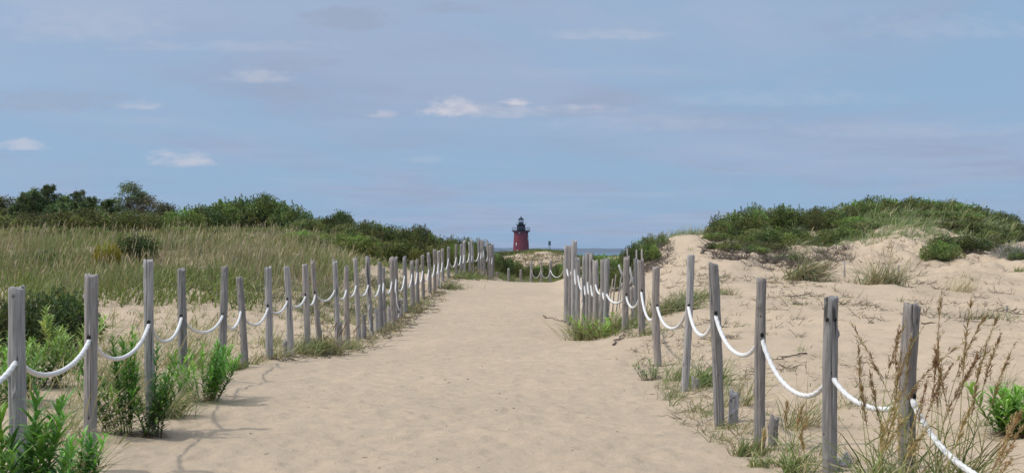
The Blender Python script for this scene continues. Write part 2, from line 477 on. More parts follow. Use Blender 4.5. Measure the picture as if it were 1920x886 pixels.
row(66, [(-1500, 380), (-500, 425), (0, 442), (300, 438), (500, 436), (600, 440), (740, 455), (850, 474), (920, 508), (960, 540), (1000, 542), (1060, 540), (1150, 525), (1250, 485), (1330, 452), (1400, 420), (1600, 408), (1700, 400), (1820, 408), (1900, 435), (2100, 440), (2400, 430), (3500, 410)])
row(80, [(-1500, 400), (-500, 430), (0, 445), (300, 440), (500, 436), (740, 470), (850, 485), (900, 505), (950, 520), (1000, 522), (1050, 520), (1150, 505), (1330, 465), (1600, 440), (1900, 452), (2400, 450), (3500, 430)])
row(88, [(880, 497), (930, 508), (960, 512), (1000, 513), (1050, 512), (1080, 505)])
row(96, [(880, 488), (930, 492), (960, 489), (1000, 481), (1050, 482), (1075, 492)])
row(102, [(-1500, 430), (-500, 450), (0, 462), (500, 458), (740, 478), (880, 488), (930, 480), (975, 477), (1000, 474), (1030, 474), (1060, 479), (1100, 484), (1150, 482), (1330, 474), (1600, 460), (1900, 465), (2400, 460), (3500, 450)])
for px in (-500, 300, 740, 930, 1000, 1060, 1150, 1500, 2200):
    C.append(((px - 960) / F * 118, 118, 0.2))
for r in LEFT + RIGHT:
    if r[1]:
        C.append(P(r[0], r[1], r[4]))
C = np.array(C)


def warp(X, Y):
    Yc = np.maximum(Y, -3.5)
    v = np.where(Y > 3, np.log(np.maximum(Y, 3) + 4), np.log(7) + (Y - 3) / 7.0)
    g = np.where(Y > 3, Y + 4, 7.0)
    return X / g * 2.2, v


def _K(r2):
    r2 = np.maximum(r2, 1e-12)
    return 0.5 * r2 * np.log(r2)


cu, cv = warp(C[:, 0], C[:, 1])
N = len(C)
A = np.zeros((N + 3, N + 3))
A[:N, :N] = _K((cu[:, None] - cu) ** 2 + (cv[:, None] - cv) ** 2) + np.eye(N) * 0.0006
A[:N, N] = 1; A[:N, N + 1] = cu; A[:N, N + 2] = cv
A[N, :N] = 1; A[N + 1, :N] = cu; A[N + 2, :N] = cv
WT = np.linalg.solve(A, np.concatenate([C[:, 2], [0, 0, 0]]))


def H0(X, Y):
    X = np.atleast_1d(np.asarray(X, float)); Y = np.atleast_1d(np.asarray(Y, float))
    out = np.empty(X.shape)
    xf, yf = X.ravel(), Y.ravel(); o = out.ravel()
    for s in range(0, len(xf), 20000):
        u, v = warp(xf[s:s + 20000], yf[s:s + 20000])
        K = _K((u[:, None] - cu) ** 2 + (v[:, None] - cv) ** 2)
        o[s:s + 20000] = K @ WT[:N] + WT[N] + WT[N + 1] * u + WT[N + 2] * v
    out = o.reshape(X.shape)
    f = np.clip((Y - 108) / 40.0, 0, 1); f = f * f * (3 - 2 * f)
    return out * (1 - f) + (-7.5) * f


# path: the trodden strip between the fences
lp = np.array([(P(r[0], 500, r[4])[0], r[4]) for r in LEFT]); rp = np.array([(P(r[0], 500, r[4])[0], r[4]) for r in RIGHT])
rp = np.vstack([rp, [[1.5, 40], [1.9, 55]]])


def path_mask(X, Y):
    xl = np.interp(Y, lp[:, 1], lp[:, 0]); xr = np.interp(Y, rp[np.argsort(rp[:, 1]), 1], rp[np.argsort(rp[:, 1]), 0])
    d = np.minimum(X - xl, xr - X)
    return np.clip(d / 0.5 + 0.4, 0, 1) * (Y < 60)


def H(X, Y, detail=True):
    X = np.atleast_1d(np.asarray(X, float)); Y = np.atleast_1d(np.asarray(Y, float))
    z = H0(X, Y)
    pm = path_mask(X, Y)
    off = 1 - pm
    # hummocks and wind-blown ridges beside the path
    z = z + off * np.clip((Y - 8) / 20, 0.3, 1) * (0.11 * fbm(X * 0.45, Y * 0.45, 3, 3) + 0.05 * fbm(X * 1.6, Y * 1.6, 3, 8))
    pxv = X / np.maximum(Y, 1) * F + 960
    z = z + 0.27 * fbm(X * 1.4, Y * 1.0, 4, 44) * np.clip((pxv - 1330) / 60, 0, 1) * np.clip((Y - 38) / 4, 0, 1) * np.clip((56 - Y) / 4, 0, 1)
    if detail:
        rg = 1 - np.abs(fbm(X * 0.9 + 3, Y * 1.5, 3, 21)) * 2
        z = z + off * (0.03 + 0.07 * np.clip((Y - 38) / 6, 0, 1)) * np.clip(rg, 0, 1)
        # trampled footprints on the path
        fp = fbm(X * 2.4, Y * 1.9, 3, 5, 0.6)
        f2 = vnoise(X * 6.0, Y * 4.5, 31)
        dents = np.clip(0.15 - f2, -0.5, 0.6)
        z = z + (0.25 + 0.75 * pm) * (0.024 * fp - 0.024 * dents) * np.clip(1.15 - Y / 60, 0.2, 1)
    return z


def h1(x, y):
    return float(H(np.array([x]), np.array([y]))[0])


def on_ground(px, Y):
    x = (px - 960) / F * Y
    return x, Y, h1(x, Y)


# terrain sheet
Ys = np.concatenate([np.linspace(-14, 2, 14), np.linspace(2.8, 6.8, 10), np.exp(np.linspace(math.log(7.2), math.log(64), 640)), np.exp(np.linspace(math.log(64.6), math.log(150), 90))])
us = np.concatenate([-np.linspace(2.6, 0.42, 30)[:-1] ** 1.0, np.linspace(-0.42, 0.42, 460), np.linspace(0.42, 2.6, 30)[1:]])
UU, YY = np.meshgrid(us, Ys)
XX = UU * np.where(YY > 3, YY + 1.0, 4.0)
ZZ = H(XX, YY)
ny, nx = XX.shape
idx = np.arange(ny * nx).reshape(ny, nx)
Q = np.stack([idx[:-1, :-1], idx[:-1, 1:], idx[1:, 1:], idx[1:, :-1]], -1).reshape(-1, 4)
PX = XX / np.maximum(YY, 1) * F + 960


def litter_mask(X, Y):
    px = X / np.maximum(Y, 1) * F + 960
    left = np.clip((Y - 33 - fbm(X * 0.5, Y * 0.5, 2, 40) * 4) / 5, 0, 1) * np.clip((700 - px) / 80, 0, 1)
    left2 = np.clip((Y - 47) / 4, 0, 1) * (px < 930)
    right = np.clip((Y - 50 + np.clip((px - 1340) * 0.0, 0, 1)) / 4, 0, 1) * (px > 1320) * (Y < 90)
    right2 = 0.7 * np.clip((Y - 44) / 4, 0, 1) * (px > 1330) * (px < 1600)
    rest = 0.32 * np.clip(fbm(X * 0.7, Y * 0.7, 3, 77) * 2, 0, 1) * (1 - path_mask(X, Y))
    return np.clip(left + left2 + right + right2 + rest, 0, 1)


cm = np.zeros((ny * nx, 3)); cm[:, 0] = litter_mask(XX, YY).ravel() * (1 - path_mask(XX, YY).ravel())
cm[:, 1] = 1 - path_mask(XX, YY).ravel()
ter = link('ground', mesh_data('ground', np.stack([XX, YY, ZZ], -1).reshape(-1, 3), Q, cm), M_SAND)
tag(ter, kind='structure')

S = 26000.0
sea = link('sea', mesh_data('sea', [(-S, -S, -5), (S, -S, -5), (S, S, -5), (-S, S, -5)], [(0, 1, 2, 3)], smooth=False), M_SEA)
tag(sea, kind='structure')

# far shore: low wooded hills on the horizon
M_HILL = mat_plain('far_shore', (0.05, 0.065, 0.07), 0.95, 0.7, 0.002, (0.10, 0.10, 0.10))
xs = np.linspace(-6000, 9000, 500)
prof = 31 + 14 * fbm(xs * 0.0012, xs * 0, 4, 5) + 6 * np.abs(fbm(xs * 0.01, xs * 0, 3, 9))
prof = np.where(xs < -250, prof * 0.35, prof) * np.clip(1.2 - np.abs(xs - 400) / 8000, 0.2, 1)
V, Qh = [], []
for k, (yy, f) in enumerate(((9000, 0), (9100, 0.8), (9400, 1), (10500, 0.6), (11500, 0))):
    V.append(np.stack([xs, np.full_like(xs, yy), -5.5 + (prof + 2) * f], -1))
V = np.vstack(V); n_ = len(xs); i = np.arange(n_ - 1)
for k in range(4):
    Qh.append(np.stack([k * n_ + i, k * n_ + i + 1, (k + 1) * n_ + i + 1, (k + 1) * n_ + i], -1))
hills = link('hills', mesh_data('hills', V, np.vstack(Qh)), M_HILL)
tag(hills, kind='structure')

# ---------------------------------------------------------------- posts and ropes
def post_mesh(seed, h, r, lean, hi, cut=0.0, ragged=0.5):
    """round weathered post: taper, flats, a deep check, knots, chipped top; lean = x,y shift of the top"""
    g = np.random.default_rng(seed)
    sides, rings = (44, 70) if hi else (14, 16)
    zz = np.linspace(-0.35, h, rings)
    ang = np.linspace(0, 2 * np.pi, sides, endpoint=False)
    Zg, Ag = np.meshgrid(zz, ang, indexing='ij')
    rad = r * (1.03 - 0.07 * Zg / max(h, 0.3))
    rad = rad * (1 + 0.06 * np.sin(2 * Ag + g.uniform(0, 6)) + 0.06 * vnoise(Zg * 2.3 + seed, Zg * 0 + seed, seed + 4) + 0.05 * vnoise(Ag * 1.2 + seed, Zg * 3, seed) + 0.03 * vnoise(np.cos(Ag) * 2, Zg * 7 + np.sin(Ag), seed + 5))
    # long fine grooves of the grain
    rad = rad * (1 + 0.022 * vnoise(Ag * 9, Zg * 1.2 + seed, seed + 9))
    # one to three checks (deep cracks)
    for k in range(g.integers(2, 4)):
        a0 = g.uniform(0, 2 * np.pi) if k else g.uniform(4.0, 5.4)
        z0 = g.uniform(0.15, 1.0) * h; zl = g.uniform(0.25, 0.8) * h
        wob = a0 + 0.12 * np.sin(Zg * 5 + k)
        d = np.abs((Ag - wob + np.pi) % (2 * np.pi) - np.pi)
        rad = rad * (1 - 0.28 * np.exp(-(d / 0.09) ** 2) * np.clip(1 - (np.abs(Zg - z0) / zl) ** 2, 0, 1))
    knot = np.zeros_like(rad)
    for k in range(g.integers(6, 12)):
        a0 = g.uniform(np.pi * 0.9, 2 * np.pi * 1.05); z0 = g.uniform(0.05, 0.97) * h; s = g.uniform(0.011, 0.02)
        d2 = (((Ag - a0 + np.pi) % (2 * np.pi) - np.pi) * r / s) ** 2 + ((Zg - z0) / (s * 1.3)) ** 2
        rad = rad + (g.uniform(0.008, 0.022) if k % 3 else -0.008) * np.exp(-d2)
        knot = np.maximum(knot, np.exp(-d2 * 1.6) * (0.9 if k % 3 == 0 else 0.35))
    bend = g.normal(0, 0.01, 2)
    tt = np.clip(Zg / h, -0.3, 1)
    X = rad * np.cos(Ag) + lean[0] * tt + bend[0] * np.sin(tt * 3.1)
    Yv = rad * np.sin(Ag) + lean[1] * tt + bend[1] * np.sin(tt * 3.1)
    topz = Zg.copy()
    chip = ragged * 0.03 * vnoise(np.cos(Ag) * 1.3 + seed, np.sin(Ag) * 1.3, seed + 2) + cut * r * np.cos(Ag - g.uniform(0, 6))
    topz += chip * np.clip((Zg - (h - 0.12)) / 0.12, 0, 1)
    V = np.stack([X, Yv, topz], -1)
    # cap rings
    c = V[-1].mean(0)
    c0 = V[-1]
    cap = []
    for f, dzc in ((0.93, 0.004), (0.6, 0.004), (0.25, -0.002)):
        q = c + (c0 - c) * f
        q[:, 2] += dzc + 0.004 * g.normal(size=sides)
        cap.append(q)
    V = np.vstack([V.reshape(-1, 3)] + cap + [c[None]])
    nr = rings + 3
    i = np.arange(nr - 1)[:, None] * sides; j = np.arange(sides)[None]; j2 = (j + 1) % sides
    Qd = np.stack([i + j, i + j2, i + sides + j2, i + sides + j], -1).reshape(-1, 4)
    e = (nr - 1) * sides
    tri = []
    for k in range(0, sides, 2):
        tri.append([e + k, e + (k + 1) % sides, e + (k + 2) % sides, nr * sides])
    Qd = np.vstack([Qd, tri])
    kc = np.zeros((len(V), 3)); kc[:knot.size, 0] = knot.ravel()
    return V, Qd, kc


def rope_mesh(paths, r, hi_len, mb=None):
    """three-strand twisted rope along each polyline"""
    mb = mb or MB()
    for pts in paths:
        pts = np.asarray(pts, float)
        seg = np.linalg.norm(np.diff(pts, axis=0), axis=1); s = np.concatenate([[0], np.cumsum(seg)])
        near = pts[:, 1].min() < hi_len
        step = 0.012 if near else 0.08
        n = max(int(s[-1] / step), 6)
        t = np.linspace(0, s[-1], n)
        p = np.stack([np.interp(t, s, pts[:, k]) for k in range(3)], -1)
        T = nrm(np.gradient(p, axis=0)); A_ = nrm(np.cross(T, np.array([0, 0, 1.0]) + 0 * T)); B_ = np.cross(T, A_)
        sides = 12 if near else 6
        ang = np.linspace(0, 2 * np.pi, sides, endpoint=False)[None]
        rr = r * (1 + (0.11 * np.cos(3 * (ang - t[:, None] / 0.085 * 2 * np.pi / 3 * 1.0)) if near else 0.0 * ang + 0 * t[:, None]))
        V = p[:, None] + rr[..., None] * (np.cos(ang)[..., None] * A_[:, None] + np.sin(ang)[..., None] * B_[:, None])
        i = np.arange(n - 1)[:, None] * sides; j = np.arange(sides)[None]; j2 = (j + 1) % sides
        mb.add(V.reshape(-1, 3), np.stack([i + j, i + j2, i + sides + j2, i + sides + j], -1).reshape(-1, 4))
    return mb


def sag(a, b, d, n=40, skew=0.0):
    a = np.array(a); b = np.array(b); t = np.linspace(0, 1, n)[:, None]
    p = a * (1 - t) + b * t
    c = np.cosh(2.2 * (2 * t[:, 0] - 1 + skew * (1 - (2 * t[:, 0] - 1) ** 2))); c = (c - c[0]) / (c.min() - c[0])
    p[:, 2] -= d * c
    return p


NOTES_L = {0: 'nearest grey post of the left rope fence, thick, leafy weed climbing its foot',
           1: 'grey post with a long vertical crack, second from the camera on the left',
           2: 'tallest of the near left posts, big green weed at its foot',
           3: 'grey post behind drooping grass, left of the low bright green bush',
           4: 'leaning grey post just right of the low bright green bush',
           5: 'short leaning grey post with tapered top, sixth in the left rope fence'}
NOTES_R = {0: 'nearest right post, split down its front, brown seed heads waving around it',
           1: 'right post with two small round holes near its top',
           2: 'right post with a broken stump against its right foot, third from the camera',
           3: 'thick leaning right post with a big knot low down and stump beside it',
           4: 'tall right post leaning to the right, grass tuft at its foot',
           5: 'slim grey post with flared foot, sixth from the camera on the right'}


def hole_shade_part(x, y, z, r, parent, fwd, s0=0.021):  # closed disc proud of the wood, its dark colour painting the hole's inner shade
    mb = MB()
    f = np.array([fwd[0], fwd[1], 0.0]); f /= np.linalg.norm(f)
    s = np.array([-f[1], f[0], 0])
    p0 = np.array([x, y, z])
    a = np.linspace(0, 2 * np.pi, 12, endpoint=False)
    V = []
    for off, k in ((r * 0.75, 1.0), (r * 1.02, 1.0), (r * 1.02, 0.02)):
        V.append(p0 - f * off + (np.cos(a)[:, None] * s + np.sin(a)[:, None] * np.array([0, 0, 1.25])) * s0 * k)
    V = np.vstack(V)
    q = []
    for k in range(2):
        for j in range(12):
            q.append([k * 12 + j, k * 12 + (j + 1) % 12, (k + 1) * 12 + (j + 1) % 12, (k + 1) * 12 + j])
    mb.add(V, q)
    return mb.build('hole_shade_disc', M_HOLE_SHADE, parent)


def build_row(rowdata, side, notes, seed0, group):
    att = []
    for i, (bx, by, tx, ty, Y, ry, wpx) in enumerate(rowdata):
        x = (bx - 960) / F * Y
        gz = h1(x, Y)
        h = Z(ty, Y) - gz
        r = 0.5 * wpx * Y / F * (1.25 if (side > 0 and i > 7) else 1.02)
        lean = ((tx - bx) / F * Y, random.Random(seed0 + i).uniform(-0.08, 0.08))
        if i == 0:
            lean = ((tx - bx) / F * Y * 1.0, 0)
        V, Qd, kc = post_mesh(seed0 + i * 7, h, r, lean, Y < 26, cut=0.12 if i % 3 == 0 else 0.0, ragged=0.6 if Y < 24 else 1.8)
        o = link('post', mesh_data('post', V, Qd, kc), M_WOOD, loc=(x, Y, gz))
        where = 'left' if side < 0 else 'right'
        lab = notes.get(i) or '%s post from the camera in the %s rope fence, weathered grey wood' % (ordinal(i), where)
        tag(o, lab, 'fence post', group)
        zr = Z(ry, Y)
        f = (zr - gz) / h
        ax = x + lean[0] * f; ay = Y + lean[1] * f
        att.append((ax, ay, zr))
        if Y < 26:
            nx_ = rowdata[min(i + 1, len(rowdata) - 1)]
            fw = ((nx_[0] - 960) / F * nx_[4] - x, max(nx_[4] - Y, 0.5))
            fw = (fw[0] * 0.6, fw[1])
            hole_shade_part(ax - x, ay - Y, zr - gz + 0.006, r, o, fw, 0.017)
    return att


random.seed(4)
attL = build_row(LEFT, -1, NOTES_L, 100, 'posts of the left rope fence')
attR = build_row(RIGHT, 1, NOTES_R, 500, 'posts of the right rope fence')
# extra dark discs painting hole shade near the top of the second right post
o2 = [o for o in COL.objects if o.get('label') == NOTES_R[1]][0]
hole_shade_part(-0.004, 0, 1.20, 0.052, o2, (0.55, 0.8), 0.013)
hole_shade_part(0.010, 0, 1.20, 0.052, o2, (-0.5, 0.8), 0.010)

for sx, yy, hh, sd, lab in ((-3.05, 6.9, 1.5, 77, 'post of the left rope fence standing before the camera'), (2.83, 7.2, 1.3, 78, 'post of the right rope fence standing before the camera')):
    V, Qd, kc = post_mesh(sd, hh, 0.055, (0, 0), True)
    tag(link('post', mesh_data('post', V, Qd, kc), M_WOOD, loc=(sx, yy, h1(sx, yy))), lab, 'fence post', 'posts of the left rope fence' if sx < 0 else 'posts of the right rope fence')
sagL = [0.18, 0.25, 0.24, 0.22, 0.24, 0.27, 0.17, 0.17, 0.20, 0.2, 0.22, 0.2, 0.26, 0.3, 0.26, 0.3] + [0.35] * 30
paths = [sag((-3.05, 6.9, 1.05), attL[0], 0.15)]
for a, b, d in zip(attL[:-1], attL[1:], sagL):
    paths.append(sag(a, b, d))
ropeL = rope_mesh(paths, 0.0175, 24).build('rope', M_ROPE)
tag(ropeL, 'thick white twisted rope hanging in loops through the left row of posts', 'rope', 'ropes of the path fences')
sagR = [0.17, 0.32, 0.28, 0.29, 0.31, 0.34, 0.26, 0.17, 0.16, 0.15, 0.3, 0.3, 0.3, 0.25, 0.35, 0.2, 0.2] + [0.2] * 10
paths = [sag((2.83, 7.2, 0.60), attR[0], 0.27)]
for a, b, d in zip(attR[:-1], attR[1:], sagR):
    paths.append(sag(a, b, d))
paths.append(sag(attR[-1], (attR[-1][0] + 0.12, 34.5, 1.05), 0.2))
ropeR = rope_mesh(paths, 0.0198, 26).build('rope', M_ROPE)
tag(ropeR, 'thick white twisted rope hanging in loops through the right row of posts', 'rope', 'ropes of the path fences')


def dangle(px, py0, Y, py1, seed, label):
    g = np.random.default_rng(seed)
    n = 26
    t = np.linspace(0, 1, n)
    x0 = (px - 960) / F * Y
    y = Y - 0.07 - 0.02 * np.sin(t * 5)
    x = x0 + (0.03 * np.sin(t * 7 + g.uniform(0, 3)) + 0.02 * np.sin(t * 19)) * t + 0.05 * t
    z = Z(py0, Y) * (1 - t) + (h1(x0 + 0.05, Y - 0.1) + 0.02) * t
    o = rope_mesh([np.stack([x, y, z], -1)], 0.014, 0).build('rope_end', M_ROPE)
    tag(o, label, 'rope', 'loose rope ends')


dangle(691, 528, 28.2, 627, 3, 'loose white rope end hanging to the sand down the fourteenth left post')
dangle(743, 522, 31.8, 598, 5, 'frayed white rope hanging down beside the paired posts, mid left fence')
dangle(822, 492, 43.0, 540, 6, 'white rope end hanging to the bank near the left dune edge')
dangle(1090, 520, 29.3, 600, 8, 'loose white rope hanging down among the crowded right posts')

# short broken stumps
STUMPS = [(537, 640, 23.0, 11, 'broken stump left of the eighth left post, at the grass edge'),
          (640, 606, 25.6, 8, 'thin broken stump behind the eleventh left post'),
          (682, 590, 27.6, 8.5, 'dark short stump between the rope posts, beside the loose rope'),
          (706, 580, 28.9, 7, 'grey stump just behind the dangling rope, left fence'),
          (731, 575, 30.6, 7, 'tall stump in the cluster halfway up the left fence'),
          (751, 560, 32.4, 7, 'weathered stump past the paired posts, left fence'),
          (1374, 738, 14.1, 20, 'broken grey stump at the right foot of the knotty post'),
          (1450, 786, 12.5, 18, 'rotting stump hard against the third right post'),
          (1303, 712, 17.6, 16, 'low stump right of the tall leaning post, grass around it'),
          (1583, 874, 10.95, 24, 'low dark stump at the bottom edge beside the second right post'),
          (1191, 486, 27.5, 6, 'grey stub post behind the right fence, left of two others'),
          (1197, 490, 27.9, 7, 'middle grey stub post behind the right fence'),
          (1186, 540, 26.0, 7, 'short stub half buried behind the eighth right post')]
for k, (px, ty, Y, wpx, lab) in enumerate(STUMPS):
    x, y, gz = on_ground(px, Y)
    h = max(Z(ty, Y) - gz, 0.08)
    V, Qd, kc = post_mesh(900 + k, h, 0.5 * wpx * Y / F, (random.uniform(-.02, .02), 0), Y < 20, cut=0.5, ragged=1.6)
    tag(link('stump', mesh_data('stump', V, Qd, kc), M_WOOD, loc=(x, y, gz)), lab, 'stump', 'broken stumps')

# cross fence beyond the crest
CROSS = [(931, 510, 62), (953, 503, 62), (976, 505, 62), (996, 490, 63), (1014, 489, 63), (1032, 488, 63), (1058, 488, 60)]
LC = ['stubby pale post standing alone, leftmost of the cross fence beyond the crest', 'second pale post without rope, cross fence beyond the crest',
      'pale post with lumpy foot, third of the cross fence beyond the crest', 'thin post where the rope of the cross fence begins',
      'thin post holding two rope loops beyond the crest, left of its twin', 'thin post holding two rope loops beyond the crest, right of its twin',
      'cross fence post half hidden behind the right fence end']
attC = []
for k, (px, ty, Y) in enumerate(CROSS):
    x, y, gz = on_ground(px, Y)
    h = Z(ty, Y) - gz
    V, Qd, kc = post_mesh(1200 + k, h, 0.055, (0.01, 0), False)
    tag(link('post', mesh_data('post', V, Qd, kc), M_WOOD, loc=(x, y, gz)), LC[k], 'fence post', 'posts of the cross fence')
    attC.append((x, y - 0.06, Z(506 - (4 if k == 6 else 0), Y)))
paths = [sag(attC[k], attC[k + 1], 0.36, 20) for k in (3, 4, 5)]
tag(rope_mesh(paths, 0.017, 0).build('rope', M_ROPE), 'thin white rope in three loops beyond the crest of the path', 'rope', 'ropes of the path fences')

# old slatted sand fence leaning behind the right posts, and lone stakes on the dune
sf = empty('slat_fence', on_ground(1148, 31))
tag(sf, 'old leaning slat fence half buried behind the right rope fence', 'fence')
g = np.random.default_rng(9)


def slat(px0, py0, px1, py1, Y, wid=0.035, parent=None, name='slat', label=None):
    a = np.array(P(px0, py0, Y)); b = np.array(P(px1, py1, Y + 0.15))
    org = np.array(parent.location) if parent else np.array([a[0], a[1], a[2]])
    tvec = nrm(b - a); s = nrm(np.cross(tvec, np.array([0, 1.0, 0]))); n = np.cross(tvec, s)
    th = 0.008
    V = []
    for f in (0, 0.33, 0.66, 1):
        p = a + (b - a) * f + g.normal(0, 0.004, 3) - org
        ww = wid * (1 - 0.15 * f)
        for q in ((-1, -1), (1, -1), (1, 1), (-1, 1)):
            V.append(p + s * q[0] * ww / 2 + n * q[1] * th)
    q = [[0, 3, 2, 1], [12, 13, 14, 15]]
    for k in range(3):
        for j in range(4):
            q.append([k * 4 + j, k * 4 + (j + 1) % 4, (k + 1) * 4 + (j + 1) % 4, (k + 1) * 4 + j])
    o = link(name, mesh_data(name, V, q, smooth=False), M_WOOD, parent, loc=(0, 0, 0) if parent else tuple(a))
    return o


for k in range(11):
    px = 1124 + k * 6.2 + g.normal(0, 1)
    slat(px - 3, 606 + g.normal(0, 3), px + 8 + g.normal(0, 2), 512 + g.normal(0, 8) + abs(k - 6) * 2, 31 + 0.2 * k, 0.03, sf)
slat(1120, 550, 1172, 536, 31, 0.02, sf, 'wire')
STAKES = [(1180, 560, 1176, 466, 29.5, 0.045, 'tall thin grey stake leaning behind the right fence, topmost above the posts'),
          (1196, 540, 1193, 468, 29.8, 0.04, 'pale stake standing behind the split right post'),
          (1204, 540, 1203, 467, 30.0, 0.04, 'narrow grey stake right of the pale stake behind the fence'),
          (1168, 510, 1160, 496, 30.0, 0.05, 'stub of a leaning board between the right posts'),
          (1188, 525, 1180, 500, 29.0, 0.06, 'broken board leaning right behind the right posts'),
          (1585, 556, 1583, 489, 37.5, 0.05, 'thin tall stake between the two big grass tussocks'),
          (1590, 560, 1590, 541, 37.0, 0.05, 'short stub stake right of the thin tall stake'),
          (1598, 562, 1598, 548, 36.5, 0.05, 'second short stub stake left of the wispy tussock'),
          (1685, 560, 1685, 497, 37.0, 0.055, 'dark stake rising out of the wispy grass tussock'),
          (1673, 560, 1673, 502, 38.0, 0.04, 'faint pale stake left of the dark stake in the tussock'),
          (1731, 567, 1731, 559, 36.0, 0.04, 'tiny stake end just right of the nearest right post top'),
          (1777, 572, 1779, 546, 35.0, 0.05, 'grey stake on the sand, left one of two by the thin reeds'),
          (1810, 574, 1810, 551, 35.0, 0.05, 'grey stake on the sand, right one of two by the thin reeds'),
          (1860, 575, 1860, 564, 35.0, 0.05, 'small stake where the lying rail starts'),
          (1887, 612, 1888, 573, 29.0, 0.06, 'stout grey stake near the right edge with dead twigs about it')]
for (a, b, c, d, Y, wd, lab) in STAKES:
    x = (a - 960) / F * Y
    gz = h1(x, Y)
    by = HOR + (EYE - gz + 0.1) * F / Y
    o = slat(a, max(by, b) if Y > 30 and a > 1500 else b + 8, c, d, Y, wd, name='stake')
    tag(o, lab, 'stake', 'old stakes on the dune')
o = slat(1842, 577, 1925, 578, 34.0, 0.03, name='rail')
tag(o, 'thin grey rail lying across the stakes near the right edge', 'rail')

# ---------------------------------------------------------------- vegetation builders
def pal(g, n, cols, wts=None, jit=0.15):
    cols = np.array(cols, float)
    c = cols[g.choice(len(cols), n, p=wts)]
    return np.clip(c * (1 + g.normal(0, jit, (n, 1))) * (1 + g.normal(0, jit * 0.3, (n, 3))), 0.004, 0.9)


GREEN_D = (0.080, 0.108, 0.034)
GREEN_M = (0.115, 0.155, 0.045)
GREEN_Y = (0.185, 0.23, 0.07)
OLIVE = (0.155, 0.165, 0.075)
TAN = (0.38, 0.315, 0.18)
STRAW = (0.46, 0.40, 0.24)
GG = (0.21, 0.255, 0.105)
GREYG = (0.24, 0.27, 0.16)
BROWN = (0.19, 0.115, 0.055)
TWIG = (0.15, 0.115, 0.10)


def shrub_meshes(seed, cols, wts, nleaf=6400, leaf=0.058, shoots=60, lobes=30, dome=0.9):
    g = np.random.default_rng(seed)
    mb = MB()
    # lobes spread over a dome of radius 1, height 1
    a = g.uniform(0, 2 * np.pi, lobes); rr = np.sqrt(g.uniform(0, 1, lobes)) * 0.78
    cz = np.sqrt(np.clip(1 - rr ** 2, 0.05, 1)) * g.uniform(0.3, 0.78, lobes) * dome
    cen = np.stack([rr * np.cos(a), rr * np.sin(a) * 0.8, cz], -1)
    rad = g.uniform(0.17, 0.34, lobes)
    k = g.choice(lobes, nleaf, p=rad ** 2 / np.sum(rad ** 2))
    d = nrm(g.normal(size=(nleaf, 3)))
    p = cen[k] + d * (rad[k] * g.uniform(0.55, 1.08, nleaf) ** 0.7)[:, None] * np.array([1, 1, 0.85])
    ok = p[:, 2] > 0.03
    p, d, k = p[ok], d[ok], k[ok]
    n = len(p)
    lobe_c = pal(g, lobes, cols, wts, 0.28)
    c = lobe_c[k] * (1 + g.normal(0, 0.22, (n, 1)))
    D = nrm(d + g.normal(size=(n, 3)) * 0.7 + np.array([0, 0, 0.5]))
    ribbons(g, p, D, leaf * g.uniform(0.6, 1.3, n), leaf * 0.6 * g.uniform(0.7, 1.2, n), 0.2, [0.35, 1.0, 0.1], np.clip(c, 0.006, 1), mb=mb)
    # shoots that break the outline
    for s in range(shoots):
        q = g.integers(lobes)
        b = cen[q] + nrm(g.normal(size=3) + np.array([0, 0, 1.2])) * rad[q] * 0.9
        dirv = nrm(np.array([g.normal(0, 0.35), g.normal(0, 0.35), 1.0]))
        ln = g.uniform(0.06, 0.2)
        m = 16
        t = np.linspace(0.0, 1, m)
        pp = b + dirv * (t * ln)[:, None]
        DD = nrm(g.normal(size=(m, 3)) * 0.8 + np.array([0, 0, 0.8]))
        ribbons(g, pp, DD, leaf * 0.9, leaf * 0.55, 0.2, [0.3, 1.0, 0.1], np.tile(lobe_c[q] * 1.1, (m, 1)), mb=mb)
    allv = np.vstack(mb.v)
    zt = np.percentile(allv[:, 2], 98.5); xe = np.percentile(np.abs(allv[:, 0]), 96); ye = np.percentile(np.abs(allv[:, 1]), 96)
    sc3 = np.array([1 / xe, 0.85 / ye, 1 / zt])
    mb.v = [v * sc3 for v in mb.v]
    cen = cen * sc3
    br = MB()
    for s in range(12):
        q = g.integers(lobes)
        end = cen[q]
        st = np.array([g.normal(0, 0.12), g.normal(0, 0.1), -0.08])
        mid = (st + end) / 2 + g.normal(0, 0.07, 3)
        t = np.linspace(0, 1, 7)[:, None]
        pts = st * (1 - t) ** 2 + 2 * mid * t * (1 - t) + end * t * t
        tube(pts, np.linspace(0.022, 0.006, 7), 4, mb=br)
    return mb.data('foliage'), br.data('branches')


GREEN_M = (0.145, 0.185, 0.055)
SHRUB = [shrub_meshes(1, [GREEN_D, GREEN_M, OLIVE], [0.4, 0.4, 0.2]),
         shrub_meshes(2, [GREEN_M, GREEN_Y, GREEN_D], [0.5, 0.25, 0.25]),
         shrub_meshes(3, [GREEN_D, (0.05, 0.085, 0.035), GREEN_M], [0.4, 0.4, 0.2], leaf=0.06),
         shrub_meshes(4, [GREEN_M, OLIVE, GREEN_D, GREEN_Y], [0.35, 0.3, 0.25, 0.1], leaf=0.05),
         shrub_meshes(5, [GREEN_D, GREEN_M], [0.5, 0.5], dome=1.1, shoots=50)]


